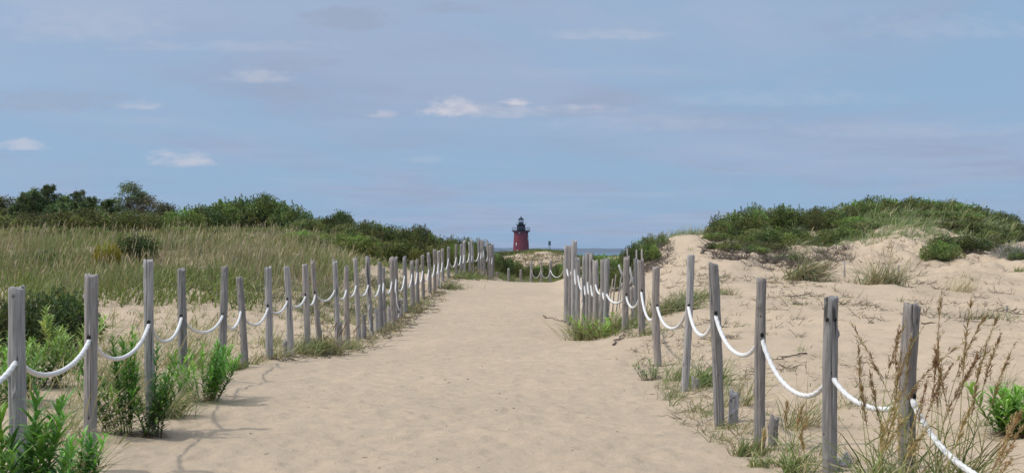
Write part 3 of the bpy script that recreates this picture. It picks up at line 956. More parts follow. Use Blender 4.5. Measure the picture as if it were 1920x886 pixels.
def shrub(px, ty, Y, wpx, kind, label, group, depth=None, tint=(1, 1, 1, 1), name='shrub'):
    x, y, gz = on_ground(px, Y)
    top = Z(ty, Y)
    h = max(top - gz, 0.3) * 0.97
    wd = wpx * Y / F / 2 * 1.3
    r = empty(name, (x, y, gz - 0.03))
    tag(r, label, 'shrub', group)
    fo, br = SHRUB[kind]
    a = link('foliage', fo, M_LEAF, r)
    b = link('branches', br, M_BARK, r)
    rz = random.uniform(-0.5, 0.5) + (math.pi if random.random() < .5 else 0)
    for q in (a, b):
        q.rotation_euler.z = rz
        q.scale = (wd, (depth or wd), h)
        q.color = tint
    return r


# ---- left ridge shrubs, from the left edge to the path
LS = [(-60, 395, 60, 120, 3), (5, 384, 63, 90, 3), (35, 398, 58, 90, 0), (95, 396, 58, 100, 3), (150, 392, 58, 90, 0), (212, 392, 59, 90, 3), (262, 395, 59, 80, 3),
      (305, 398, 60, 70, 3), (345, 392, 59, 70, 1), (385, 386, 60, 70, 2), (420, 379, 61, 80, 1), (455, 374, 62, 70, 2), (490, 370, 62, 80, 2), (520, 378, 62, 70, 1),
      (548, 390, 61, 60, 2), (580, 407, 58, 60, 3), (610, 408, 57, 60, 0), (632, 404, 57, 50, 2), (660, 414, 56, 70, 3), (700, 416, 55, 60, 0), (728, 422, 55, 60, 3),
      (760, 424, 55, 60, 3), (785, 424, 55, 50, 0), (808, 436, 55, 44, 0), (832, 444, 56, 44, 3), (856, 447, 58, 44, 2), (880, 447, 60, 40, 0), (900, 450, 61, 36, 2)]
GL = 'shrubs along the left dune crest'
for i, (px, ty, Y, wp, kd) in enumerate(LS):
    desc = ['dark green', 'bright green', 'dense deep green', 'olive green', 'dark green'][kd]
    if i == 0:
        lab = 'olive green shrub cut by the left edge of the dune crest'
    else:
        lab = '%s shrub on the left dune crest, %s from the left edge' % (desc, ordinal(i))
    shrub(px, ty, Y, wp, kd, lab, GL, tint=(1.0, 0.92, 0.95, 1) if px < 330 else (1, 1, 1, 1))
LS2 = [(565, 432, 52, 70, 1), (620, 434, 51, 70, 3), (672, 440, 50.5, 70, 1), (722, 446, 50, 66, 3), (770, 450, 50, 66, 0), (815, 455, 50.5, 56, 3), (850, 462, 51.5, 50, 1), (880, 468, 54, 44, 3), (420, 425, 55, 70, 1), (345, 424, 55, 70, 1),
       (500, 424, 55, 70, 3), (20, 425, 53, 100, 3), (90, 424, 53, 110, 4), (160, 425, 53, 80, 3)]
for i, (px, ty, Y, wp, kd) in enumerate(LS2):
    nm = ['at the ridge kink above the sand gap', 'below the notch in the left skyline', 'above the pale grass strip', 'above the bare sand patch', 'on the slope over the crowded posts',
          'above the leaning far posts', 'just behind the rope loops of the far posts', 'beside the farthest left posts', 'in front of the tall bush clump', 'at the foot of the bush clump, left end',
          'at the foot of the bush clump, right end', 'under the left edge trees', 'greyish and twiggy, below the feathery juniper', 'below the dark cone shaped juniper']
    shrub(px, ty, Y, wp, kd, 'low green shrub ' + nm[i], 'low shrubs on the left slope', tint=(1.15, 1.1, 1.0, 1) if i < 11 else (1.2, 1.0, 1.0, 1))
for i, (px, ty, Y, wp, lab) in enumerate([(258, 440, 42, 60, 'dark little bush in the middle of the left grass slope'), (200, 455, 40, 44, 'yellowish low bush beside the dark one on the grass slope'), (330, 448, 46, 80, 'wide green bush among the grass, middle of the left slope'), (60, 470, 40, 90, 'green bush in the grass near the left edge, above the dark juniper bush'),
                                          (100, 545, 22, 130, 'dark juniper bush behind the first two left posts'), (40, 560, 21, 90, 'dark low bush behind the nearest left post')]):
    shrub(px, ty, Y, wp, [2, 1, 1, 3, 2, 2][i], lab, 'bushes on the left slope', depth=0.5 if i > 3 else None, tint=[(0.8, 0.8, 0.8, 1), (1.8, 1.2, 0.6, 1), (1, 1.15, 0.9, 1), (1, 1.15, 0.9, 1), (0.8, 0.85, 0.8, 1), (0.8, 0.85, 0.8, 1)][i])
# ---- right ridge shrubs, from the path outwards
RS = [(1352, 412, 50, 44, 0), (1372, 398, 52, 60, 1), (1402, 392, 54, 60, 0), (1438, 384, 56, 66, 3), (1474, 386, 56, 60, 1), (1508, 390, 56, 60, 3), (1545, 388, 57, 60, 0), (1580, 388, 58, 56, 3),
      (1612, 376, 61, 60, 1), (1645, 368, 62, 66, 0), (1685, 370, 62, 66, 3), (1725, 371, 62, 66, 0), (1765, 374, 62, 66, 3), (1800, 380, 61, 60, 1), (1835, 388, 60, 60, 0), (1868, 396, 59, 56, 2),
      (1895, 408, 57, 50, 0), (1925, 420, 56, 60, 2)]
for i, (px, ty, Y, wp, kd) in enumerate(RS):
    desc = ['dark green', 'bright green', 'dense deep green', 'olive green'][kd]
    shrub(px, ty, Y, wp, kd, '%s shrub crowning the right dune, %s from its path end' % (desc, ordinal(i)), 'shrubs crowning the right dune')
RS2 = [(1345, 448, 48, 44, 1, 'hanging over the sand slide at the left end of the right dune'), (1375, 432, 50, 60, 0, 'on the flank under the first crown shrubs, right dune'),
       (1420, 425, 51, 70, 3, 'in the flank band above the bare twigs, right dune'), (1470, 425, 51, 70, 0, 'in the flank band above the eroded sand, right dune'),
       (1525, 428, 51, 70, 3, 'in the flank band left of the arching grass, right dune'), (1585, 425, 52, 70, 1, 'among pale arching grass in the middle of the right dune'),
       (1640, 412, 54, 80, 3, 'below the highest crown of the right dune'), (1700, 408, 55, 80, 0, 'above the bare sand patch of the right dune'),
       (1760, 412, 54, 80, 3, 'in the long grass right of the highest crown'), (1815, 415, 54, 70, 1, 'left of the dune shoulder at the right edge'),
       (1865, 425, 53, 66, 0, 'on the right shoulder of the dune above the sand mound'), (1905, 436, 52, 50, 2, 'at the right frame edge over the sand mound'),
       (1600, 405, 56, 80, 1, 'filling the dip left of the highest crown, right dune'), (1675, 396, 58, 90, 3, 'half way up beneath the highest crown'),
       (1735, 394, 58, 90, 1, 'half way up, right of the highest crown'), (1790, 398, 57, 80, 0, 'half way up near the right shoulder'),
       (1385, 460, 47.5, 50, 0, 'over the bare twigs at the left of the eroded face'), (1440, 450, 48.5, 60, 3, 'over the bare twigs in the middle of the eroded face'),
       (1358, 482, 45, 50, 0, 'low on the eroded face behind the thick leaning post'), (1412, 470, 46, 40, 4, 'half dead on the eroded face beneath the dune'),
       (1482, 476, 44.5, 46, 2, 'lone dark one in the middle of the eroded twiggy face'), (1765, 452, 42, 54, 1, 'dark, spilling down the sand left of the mound'),
       (1800, 440, 45, 76, 2, 'broad and dark, above the spilling one near the mound'), (1845, 442, 46.5, 60, 3, 'on the rim of the sand mound to the right'),
       (1897, 488, 43, 26, 0, 'tiny, on the right side of the sand mound'), (1915, 500, 42, 34, 2, 'at the right edge below the grey twigs')]
for i, (px, ty, Y, wp, kd, lab) in enumerate(RS2):
    shrub(px, ty, Y, wp, kd, 'green shrub ' + lab, 'shrubs on the face of the right dune')
RS3 = [(1163, 478, 41, 26, 0, 'dark round shrub behind the slat fence at the path side'), (1182, 462, 43.5, 30, 2, 'dark shrub with ragged top at the right end of the sea view'),
       (1205, 446, 46, 36, 0, 'dark shrub at the left end of the grassy sand ridge'), (1230, 436, 48.5, 34, 3, 'shrub tucked under the ridge grass above the sand slide'),
       (1160, 500, 39, 40, 3, 'green shrub low behind the slat fence'), (1128, 500, 42, 40, 1, 'low bush seen through the crowded right posts'), (1218, 455, 44, 30, 4, 'twiggy shrub at the lip of the sand slide')]
for i, (px, ty, Y, wp, kd, lab) in enumerate(RS3):
    shrub(px, ty, Y, wp, kd, lab, 'shrubs where the right ridge meets the sea view')
FS = [(922, 470, 66, 30, 0, 'dark bush right of the farthest left posts'), (938, 476, 68, 36, 2, 'dark bush at the end of the path, left of the lighthouse'), (958, 488, 72, 40, 1, 'bush below the lighthouse, left part of the hollow'),
      (984, 494, 75, 40, 3, 'bush behind the unroped pale posts'), (1010, 497, 76, 40, 1, 'bush behind the first rope loop of the cross fence'), (1036, 495, 76, 40, 3, 'bush behind the last rope loop of the cross fence'),
      (1062, 488, 74, 40, 0, 'bush hidden by the ends of the right fence'), (1092, 478, 80, 50, 3, 'low bush band under the sea right of the posts'), (1125, 478, 82, 60, 1, 'flat bush band under the far shore'),
      (958, 474, 101, 44, 3, 'low scrub at the foot of the red lighthouse'), (985, 469.5, 102, 44, 3, 'scrub cap of the far sand dune beside the lighthouse'), (1010, 468, 103, 40, 0, 'highest scrub of the far sand dune'),
      (1036, 471, 103, 40, 3, 'scrub on the right shoulder of the far sand dune'), (910, 480, 84, 60, 3, 'scrub seen over the end of the left fence')]
for i, (px, ty, Y, wp, kd, lab) in enumerate(FS):
    shrub(px, ty, Y, wp, kd, lab, 'bushes beyond the crest of the path')

# ---- trees on the left skyline
def juniper(px, ty, Y, wpx, seed, label, tops=4, dens=1.0, tint=(1, 1, 1, 1)):
    g = np.random.default_rng(seed)
    x, y, gz = on_ground(px, Y)
    h = Z(ty, Y) - gz; wd = wpx * Y / F / 2
    root = empty('juniper_tree', (x, y, gz)); tag(root, label, 'tree', 'junipers on the left skyline')
    tr = MB(); fo = MB()
    for s in range(tops):
        bx = 0 if s == 0 else g.uniform(-0.55, 0.55) * wd; by = g.normal(0, 0.2) * wd
        hh = h * (1.0 if s == 0 else g.uniform(0.62, 0.88))
        t = np.linspace(0, 1, 8)[:, None]
        pts = np.array([bx * 0.3, by * 0.3, -0.2]) * (1 - t) + np.array([bx, by, hh]) * t
        tube(pts, np.linspace(0.06, 0.008, 8), 5, mb=tr)
        nb = int(64 * dens)
        for b in range(nb):
            f = g.uniform(0.12, 0.99)
            p0 = pts[0] * (1 - f) + pts[-1] * f
            az = g.uniform(0, 2 * np.pi); ln = ((1 - f) ** 0.8 * wd * 0.8 + 0.14) * g.uniform(0.6, 1.35)
            dirv = np.array([math.cos(az), math.sin(az), g.uniform(0.25, 0.9)])
            dirv /= np.linalg.norm(dirv)
            m = int(34 + 90 * ln)
            tt = g.uniform(0.15, 1, m) ** 0.8
            pp = p0 + dirv * (tt * ln)[:, None] + g.normal(0, 0.045, (m, 3)) * (1.4 - tt)[:, None] * 1.5
            D = nrm(dirv + g.normal(0, 0.5, (m, 3)))
            c = pal(g, 1, [(0.085, 0.125, 0.055), (0.11, 0.15, 0.065), (0.13, 0.165, 0.075)], None, 0.2)
            ribbons(g, pp, D, g.uniform(0.05, 0.11, m), 0.032, 0.1, [0.6, 1, 0.2], np.tile(c, (m, 1)), mb=fo)
            tube(np.stack([p0, p0 + dirv * ln * 0.8]), [0.012, 0.004], 4, mb=tr)
    tr.build('trunk', M_BARK, root); o = fo.build('crown', M_LEAF, root); o.color = tint
    return root


juniper(62, 356, 63, 110, 11, 'feathery dark juniper at the far left skyline with spiky branch tips', 4)
juniper(92, 350, 63.5, 100, 12, 'tall feathery juniper with the thin leading shoot, far left skyline', 3)
juniper(36, 366, 62, 50, 13, 'small juniper with sideways branches next to the left edge', 2, 0.8)
juniper(148, 362, 62, 90, 14, 'dark cone shaped juniper between the feathery ones and the tree', 3, 1.4)
juniper(176, 374, 62, 90, 15, 'bushy dark juniper right of the cone shaped one', 3, 1.2)
juniper(205, 379, 61, 90, 16, 'low dark juniper left of the round open tree', 3, 1.1)
juniper(118, 372, 61, 90, 17, 'short juniper filling the dip of the left skyline', 3, 1.0)


def broadleaf(px, ty, Y, wpx, seed, label, cols, bare=0.2):
    g = np.random.default_rng(seed)
    x, y, gz = on_ground(px, Y)
    h = Z(ty, Y) - gz; wd = wpx * Y / F / 2
    root = empty('broadleaf_tree', (x, y, gz)); tag(root, label, 'tree', 'trees on the left skyline')
    tr = MB(); fo = MB()
    t = np.linspace(0, 1, 8)[:, None]
    top = np.array([-0.1 * wd, 0, h * 0.72])
    tube(np.array([0, 0, -0.2]) * (1 - t) + top * t + np.sin(t * 5) * np.array([0.05, 0, 0]), np.linspace(0.09, 0.03, 8), 6, mb=tr)
    for b in range(46):
        f = g.uniform(0.35, 1)
        p0 = top * f
        az = g.uniform(0, 2 * np.pi)
        e = np.array([math.cos(az) * wd * g.uniform(0.4, 1), math.sin(az) * wd * 0.8, h * g.uniform(0.45, 0.97)])
        if e[2] > h * 0.8: e[:2] *= 0.55
        mid = (p0 + e) / 2 + g.normal(0, 0.06, 3) + np.array([0, 0, -0.08])
        tt = np.linspace(0, 1, 7)[:, None]
        pts = p0 * (1 - tt) ** 2 + 2 * mid * tt * (1 - tt) + e * tt * tt
        tube(pts, np.linspace(0.02, 0.004, 7), 4, mb=tr)
        if g.random() < bare: continue
        m = int(g.uniform(50, 150))
        pp = e + g.normal(0, 1, (m, 3)) * np.array([0.13, 0.13, 0.10])
        c = pal(g, 1, cols, None, 0.25)
        ribbons(g, pp, nrm(g.normal(size=(m, 3)) + np.array([0, 0, 0.3])), g.uniform(0.05, 0.085, m), 0.045, 0.1, [0.3, 1, 0.2], np.tile(c, (m, 1)) * (1 + g.normal(0, .2, (m, 1))), mb=fo)
    tr.build('trunk', M_BARK, root); fo.build('crown', M_LEAF, root)


broadleaf(243, 345, 64, 66, 21, 'open round crowned tree standing highest on the left skyline', [(0.10, 0.13, 0.065), (0.12, 0.145, 0.07)])
broadleaf(272, 366, 64, 50, 22, 'greyish thin tree leaning off the right side of the round one', [(0.15, 0.155, 0.10), (0.17, 0.16, 0.11)], 0.35)
broadleaf(312, 385, 63, 46, 23, 'low grey green tree right of the dip in the left skyline', [(0.08, 0.095, 0.05), (0.10, 0.11, 0.06)], 0.25)
broadleaf(8, 372, 64, 60, 24, 'olive tree cut by the left edge of the view', [(0.14, 0.155, 0.06), (0.12, 0.14, 0.05)], 0.05)
broadleaf(495, 362, 63, 44, 25, 'leafy tip rising above the bush clump on the left skyline', [(0.05, 0.085, 0.025)], 0.05)
broadleaf(640, 402, 58, 30, 26, 'small sprig tree on the notch of the left skyline', [(0.06, 0.09, 0.03)], 0.1)


# ---- grass
def blade_field(g, X, Y, hgt, wid, cols, wts, lean=0.25, bendv=0.35, wind=(0.25, 0.0), per=1, spread=0.05, mb=None, zoff=-0.02, heads=0.0, headc=STRAW):
    n = len(X)
    X = np.repeat(X, per) + g.normal(0, spread, n * per); Y = np.repeat(Y, per) + g.normal(0, spread, n * per)
    n = len(X)
    z = H(X, Y, False) + zoff
    hh = np.repeat(np.broadcast_to(hgt, (n // per,)), per) * g.uniform(0.55, 1.15, n)
    D = np.stack([g.normal(0, lean, n) + wind[0], g.normal(0, lean, n) + wind[1], np.ones(n)], -1)
    mb = mb or MB()
    ribbons(g, np.stack([X, Y, z], -1), D, hh, wid * g.uniform(0.7, 1.3, n), bendv * g.uniform(0.2, 1.6, n), [1.0, 0.9, 0.7, 0.4, 0.08], pal(g, n, cols, wts), mb=mb)
    if heads > 0:
        k = np.where(g.random(n) < heads)[0]
        m = len(k)
        D2 = nrm(D[k])
        L = hh[k] * 1.25
        p0 = np.stack([X[k], Y[k], z[k]], -1)
        # stalk and plume
        ribbons(g, p0, D2, L, wid * 0.5, 0.15, [1, 1, 1, 1, 0.8], pal(g, m, [headc], None, 0.12), mb=mb)
        tip = p0 + D2 * (L * 0.78)[:, None]
        tip[:, 2] -= 0.15 * L * 0.8 * 0.78 ** 2.2
        tip[:, :2] += (nrm(D2 * np.array([1, 1, 0])) * (0.15 * L * 0.45 * 0.6)[:, None])[:, :2]
        ribbons(g, tip, D2 + np.array([0.04, 0, 0]), L * 0.34, wid * 1.35, 0.22, [0.3, 1, 0.9, 0.5, 0.1], pal(g, m, [headc], None, 0.12), mb=mb)
    return mb


def region(g, n, y0, y1, px0, px1, keep=None):
    Y = g.uniform(y0 ** 2, y1 ** 2, n) ** 0.5
    px = g.uniform(px0, px1, n)
    X = (px - 960) / F * Y
    if keep is not None:
        k = keep(X, Y, px)
        X, Y = X[k], Y[k]
    return X, Y


g = np.random.default_rng(77)
# big left slope
def keepA(X, Y, px):
    edge = 34.5 - np.clip((300 - px) / 130, 0, 1) * 6 + fbm(X * 0.5, Y * 0.5, 3, 60) * 7 + np.clip((px - 300) / 60, 0, 9) * 0.9
    return (Y > edge) & (fbm(X * 1.0, Y * 1.0, 2, 61) > -0.38 + np.clip((36 - Y) * 0.1, 0, 0.6)) & (px < 660 + (Y - 40) * 3) & (np.hypot(X - (258 - 960) / F * 42, (Y - 41.5) * 0.7) > 0.55)


X, Y = region(g, 16500, 27, 56, -220, 720, keepA)
Xo, Yo = region(np.random.default_rng(3), 6000, 27, 58, -1300, -215, keepA)
X = np.concatenate([X, Xo]); Y = np.concatenate([Y, Yo])
pxs = X / Y * F + 960
gm = np.clip(fbm(X * 0.28, Y * 0.28, 3, 66) * 4.0 + 0.95 - (pxs - 200) / 800, 0.15, 0.94)   # greener drifts
selg = g.random(len(X)) < gm
mb = MB()
blade_field(g, X[selg], Y[selg], (0.55 - 0.2 * np.clip((Y[selg] - 46) / 8, 0, 1)) * (1 + 0.75 * fbm(X[selg] * 0.5, Y[selg] * 0.5, 2, 111)), 0.022, [(0.22, 0.29, 0.09), GREEN_Y, GREYG, OLIVE], [0.45, 0.3, 0.15, 0.1], per=3, spread=0.06, mb=mb, heads=0.03, wind=(0.1, 0), lean=0.2)
blade_field(g, X[~selg], Y[~selg], (0.6 - 0.2 * np.clip((Y[~selg] - 46) / 8, 0, 1)) * (1 + 0.75 * fbm(X[~selg] * 0.5, Y[~selg] * 0.5, 2, 111)), 0.020, [TAN, STRAW, GREYG, OLIVE, GG], [0.28, 0.08, 0.28, 0.14, 0.22], per=3, spread=0.06, mb=mb, heads=0.06, wind=(0.06, 0), lean=0.16)
tag(mb.build('dune_grass', M_GRASS), 'tall tan and green grass covering the left dune slope', 'grass', kind='stuff')
# short ground cover strip and herbs on the left ridge flank
mb = MB()
# seed stalks that stand up over the slope grass
mb2 = MB()
X, Y = region(g, 2600, 36, 51, -200, 640, lambda X, Y, px: fbm(X * 0.3, Y * 0.3, 3, 99) > -0.15)
blade_field(g, X, Y, 0.66, 0.020, [STRAW, TAN, GREYG, (0.33, 0.26, 0.16)], None, lean=0.08, bendv=0.2, wind=(0.06, 0), per=2, spread=0.12, mb=mb2, heads=0.35, headc=(0.42, 0.37, 0.24))
X, Y = region(g, 1300, 30, 54, -200, 480, lambda X, Y, px: fbm(X * 0.22, Y * 0.22, 2, 98) > 0.05)
blade_field(g, X, Y, 0.62, 0.035, [GREEN_M, GREEN_Y, GG], None, lean=0.3, bendv=0.5, wind=(0.1, 0), per=9, spread=0.22, mb=mb2)
tag(mb2.build('grass_stalks', M_GRASS), 'straw coloured seed stalks and green drifts over the left dune slope', 'grass', kind='stuff')
X, Y = region(g, 5200, 44, 56, 560, 900, lambda X, Y, px: (Y > 45.2 + np.clip((px - 640) / 60, 0, 4) * 1.0 + fbm(X, Y, 2, 31) * 1.2))
blade_field(g, X, Y, 0.36, 0.024, [GREEN_Y, GREYG, GG, GREEN_M], [0.3, 0.25, 0.3, 0.15], per=3, spread=0.08, mb=mb, heads=0.03)
tag(mb.build('herb_cover', M_GRASS), 'short pale green herbs along the foot of the left ridge shrubs', 'grass', kind='stuff')
# thin tufts on the sand, left
def tufts(g, n, y0, y1, px0, px1, hgt, wid, cols, wts, keep=None, per=9, spread=0.07, heads=0.0, mb=None, wind=(0.2, 0), lean=0.4, bendv=0.6):
    X, Y = region(g, n, y0, y1, px0, px1, keep)
    return blade_field(g, X, Y, hgt * g.uniform(0.5, 1.3, len(X)), wid, cols, wts, lean=lean, bendv=bendv, per=per, spread=spread, heads=heads, mb=mb, wind=wind)


off0 = lambda X, Y, px: path_mask(X, Y) <= 0
mb = tufts(g, 800, 24, 39, 150, 900, 0.38, 0.013, [TAN, GREYG, GG, OLIVE, TWIG], [0.34, 0.22, 0.2, 0.12, 0.12], keep=lambda X, Y, px: (fbm(X * 0.6, Y * 0.6, 2, 5) > -0.2) & (path_mask(X, Y) <= 0) & (px < 690 + (Y - 26) * 9), heads=0.04, lean=0.28)
tufts(g, 480, 30, 45, 380, 760, 0.34, 0.015, [TAN, GREYG, TWIG, OLIVE], [0.3, 0.25, 0.2, 0.25], keep=lambda X, Y, px: path_mask(X, Y) <= 0, mb=mb, per=14, spread=0.1)
tufts(g, 300, 12.5, 27, -150, 520, 0.42, 0.009, [TAN, STRAW, GG, GREYG], [0.4, 0.25, 0.2, 0.15], keep=lambda X, Y, px: (path_mask(X, Y) <= 0) & (X > -9), heads=0.05, per=14, mb=mb)
X, Y = region(g, 150, 31, 44, 330, 760, off0)
blade_field(g, X, Y, 0.34 * g.uniform(0.5, 1.3, len(X)), 0.018, [OLIVE, (0.14, 0.12, 0.08), TWIG, GREYG], None, lean=0.35, bendv=0.3, per=40, spread=0.13, mb=mb)
tag(mb.build('sparse_grass', M_GRASS), 'thin dry tufts scattered over the sand behind the left fence', 'grass', kind='stuff')


# dead twigs, creeping plants on the sand
def twigs(g, X, Y, size, cols, wts, mb, n=9, flat=0.5, wid=0.006):
    k = len(X)
    z = H(X, Y, False)
    for _ in range(1):
        Xr = np.repeat(X, n); Yr = np.repeat(Y, n); zr = np.repeat(z, n)
        m = k * n
        sz = np.repeat(np.broadcast_to(size, (k,)), n) * g.uniform(0.4, 1.2, m)
        D = np.stack([g.normal(0, 1, m), g.normal(0, 1, m), np.abs(g.normal(0, flat, m)) + 0.08], -1)
        D = nrm(D)
        P0 = np.stack([Xr + g.normal(0, 0.04, m), Yr + g.normal(0, 0.04, m), zr + 0.003], -1)
        c = pal(g, m, cols, wts)
        ribbons(g, P0, D, sz, wid, g.uniform(-0.3, 0.4, m), [1, 0.8, 0.7, 0.3], c, mb=mb)
        # side twigs
        f = g.uniform(0.35, 0.9, m)
        P1 = P0 + D * (sz * f)[:, None]
        D1 = nrm(D + g.normal(0, 0.7, (m, 3)))
        ribbons(g, P1, D1, sz * 0.45, wid * 0.8, 0.1, [1, 0.8, 0.3], c, mb=mb)


mb = MB()
off = lambda X, Y, px: (path_mask(X, Y) <= 0)
X, Y = region(g, 620, 18, 46, 1230, 2050, lambda X, Y, px: off(X, Y, px) & (fbm(X * 0.35, Y * 0.9, 3, 15) > 0.0))
twigs(g, X, Y, 0.24, [TWIG, (0.12, 0.09, 0.085), TAN], [0.5, 0.3, 0.2], mb, wid=0.012, flat=0.35)
X, Y = region(g, 230, 10, 20, 1300, 2100, lambda X, Y, px: off(X, Y, px) & (X > 2.9))
twigs(g, X, Y, 0.12, [TWIG, (0.12, 0.09, 0.085), TAN], [0.5, 0.2, 0.3], mb, wid=0.005, flat=0.25)
X, Y = region(g, 760, 41, 48, 1335, 1600, lambda X, Y, px: fbm(X * 0.9, Y * 0.9, 3, 19) > 0.0)
twigs(g, X, Y, 0.34, [(0.13, 0.10, 0.095), (0.19, 0.16, 0.15), (0.09, 0.065, 0.065)], [0.45, 0.3, 0.25], mb, wid=0.018, flat=0.6)
X, Y = region(g, 420, 40, 50, 1620, 1990, lambda X, Y, px: fbm(X * 0.9, Y * 0.9, 3, 29) > 0.0)
twigs(g, X, Y, 0.2, [(0.13, 0.10, 0.095), (0.19, 0.16, 0.14)], None, mb, wid=0.015, flat=0.3)
X, Y = region(g, 260, 41, 49, 1190, 1260, None)
twigs(g, X, Y, 0.26, [(0.13, 0.10, 0.095), (0.19, 0.16, 0.15)], None, mb, wid=0.016, flat=0.6)
X, Y = region(g, 260, 42, 46, 1880, 1960, None)
twigs(g, X, Y, 0.5, [(0.27, 0.26, 0.25), (0.2, 0.18, 0.18)], None, mb, wid=0.016, flat=0.8)
X, Y = region(g, 300, 24, 42, 100, 830, lambda X, Y, px: off(X, Y, px) & (fbm(X * 0.5, Y * 0.9, 3, 55) > 0.0))
twigs(g, X, Y, 0.2, [TWIG, TAN, (0.12, 0.09, 0.08)], None, mb, wid=0.010, flat=0.4)
Yf = g.uniform(22, 52, 420); Xf = np.interp(Yf, lp[:, 1], lp[:, 0]) + g.normal(0.12, 0.22, 420)
twigs(g, Xf, Yf, 0.22, [TWIG, TAN, (0.12, 0.09, 0.08)], None, mb, wid=0.012, flat=0.3, n=6)
Yf = g.uniform(11, 30, 200); Xf = np.interp(Yf, rp[:, 1][:18], rp[:, 0][:18]) + g.normal(0.1, 0.25, 200)
twigs(g, Xf, Yf, 0.16, [TWIG, TAN, (0.12, 0.09, 0.08)], None, mb, wid=0.006, flat=0.4, n=6)
tag(mb.build('dead_twigs', M_GRASS), 'dead brown twigs and roots strewn over the dune sand', 'twigs', kind='stuff')

mb = MB()
Yf = g.uniform(21, 50, 75); Xf = np.interp(Yf, lp[:, 1], lp[:, 0]) + g.normal(-0.1, 0.16, 75)
blade_field(g, Xf, Yf, 0.3 * g.uniform(0.5, 1.4, 75), 0.013, [GG, GREYG, TAN, STRAW], None, lean=0.4, bendv=0.5, per=16, spread=0.07, mb=mb)
Yf = g.uniform(11, 27, 90); Xf = np.interp(Yf, rp[:, 1][:18], rp[:, 0][:18]) + g.normal(0.1, 0.22, 90)
blade_field(g, Xf, Yf, 0.26 * g.uniform(0.5, 1.5, 90), 0.007, [GG, GREYG, TAN, GREEN_Y], None, lean=0.5, bendv=0.5, per=16, spread=0.05, mb=mb)
X, Y = region(g, 170, 13, 46, 1240, 2000, lambda X, Y, px: off(X, Y, px) & (X > 2.6) & (fbm(X * 0.5, Y * 0.5, 2, 12) > -0.1))
blade_field(g, X, Y, 0.24 * g.uniform(0.5, 1.4, len(X)), 0.011, [TAN, GREYG, GG, OLIVE, TWIG], None, lean=0.4, bendv=0.5, per=13, spread=0.06, mb=mb)
X, Y = region(g, 130, 12, 42, 1260, 2000, lambda X, Y, px: off(X, Y, px) & (X > 2.6))
blade_field(g, X, Y, 0.13, 0.014, [GG, GREEN_Y, GREYG], None, lean=1.4, bendv=0.4, per=26, spread=0.10, mb=mb)
X, Y = region(g, 60, 20, 42, 300, 850, off)
blade_field(g, X, Y, 0.11, 0.012, [GG, GREEN_Y, GREYG], None, lean=1.2, bendv=0.4, per=20, spread=0.10, mb=mb)
tag(mb.build('creeping_plants', M_GRASS), 'low creeping green plants dotted over the bare sand', 'plants', kind='stuff')

# right ridge grasses
mb = MB()
X, Y = region(g, 520, 50, 54, 1215, 1350, None)
blade_field(g, X, Y, 0.42, 0.016, [GREYG, GG, OLIVE], [0.5, 0.3, 0.2], lean=0.22, bendv=0.25, per=2, mb=mb, heads=0.08)
X, Y = region(g, 700, 47.5, 50.5, 1225, 1345, lambda X, Y, px: Y > 49.0)
blade_field(g, X, Y, 0.12, 0.02, [BROWN, OLIVE, TAN], None, lean=0.6, bendv=0.4, per=3, mb=mb)
tag(mb.build('ridge_grass', M_GRASS), 'upright grey green grass on the sand ridge against the sky', 'grass', kind='stuff')
mb = MB()
X, Y = region(g, 2300, 50, 60, 1480, 1900, lambda X, Y, px: fbm(X * 0.4, Y * 0.4, 2, 90) > -0.1)
blade_field(g, X, Y, 0.85, 0.020, [GREYG, GG, STRAW, GREEN_Y], [0.35, 0.3, 0.15, 0.2], lean=0.25, bendv=0.6, wind=(0.35, 0), per=3, spread=0.1, mb=mb, heads=0.01)
X, Y = region(g, 700, 48, 52, 1540, 1830, lambda X, Y, px: (Y > 48.5) & (fbm(X * 0.7, Y * 0.7, 2, 91) > -0.2))
blade_field(g, X, Y, 0.4, 0.02, [GG, GREYG, GREEN_Y, OLIVE], None, lean=0.3, bendv=0.5, per=4, spread=0.1, mb=mb)
X, Y = region(g, 350, 46, 52, 1340, 1540, None)
blade_field(g, X, Y, 0.5, 0.016, [GREYG, TAN, OLIVE], None, lean=0.35, bendv=0.5, per=3, spread=0.1, mb=mb)
tag(mb.build('arching_grass', M_GRASS), 'long pale arching grass growing through the right dune shrubs', 'grass', kind='stuff')
# far dune scrub and fringe beyond the crest
mb = MB()
X, Y = region(g, 1300, 62, 80, 925, 1085, None)
blade_field(g, X, Y, 0.5, 0.03, [GREEN_M, OLIVE, GREEN_Y, GREYG], None, lean=0.4, bendv=0.3, per=4, spread=0.15, mb=mb)
X, Y = region(g, 1200, 99, 106, 930, 1160, None)
blade_field(g, X, Y, 0.35, 0.04, [GREEN_M, OLIVE, GREEN_Y], None, lean=0.5, bendv=0.3, per=4, spread=0.2, mb=mb)
X, Y = region(g, 260, 88, 98, 930, 1075, None)
twigs(g, X, Y, 0.45, [TWIG, OLIVE, TAN], None, mb, wid=0.035, flat=0.25)
tag(mb.build('hollow_grass', M_GRASS), 'green scrubby grass in the hollow beyond the path crest', 'grass', kind='stuff')


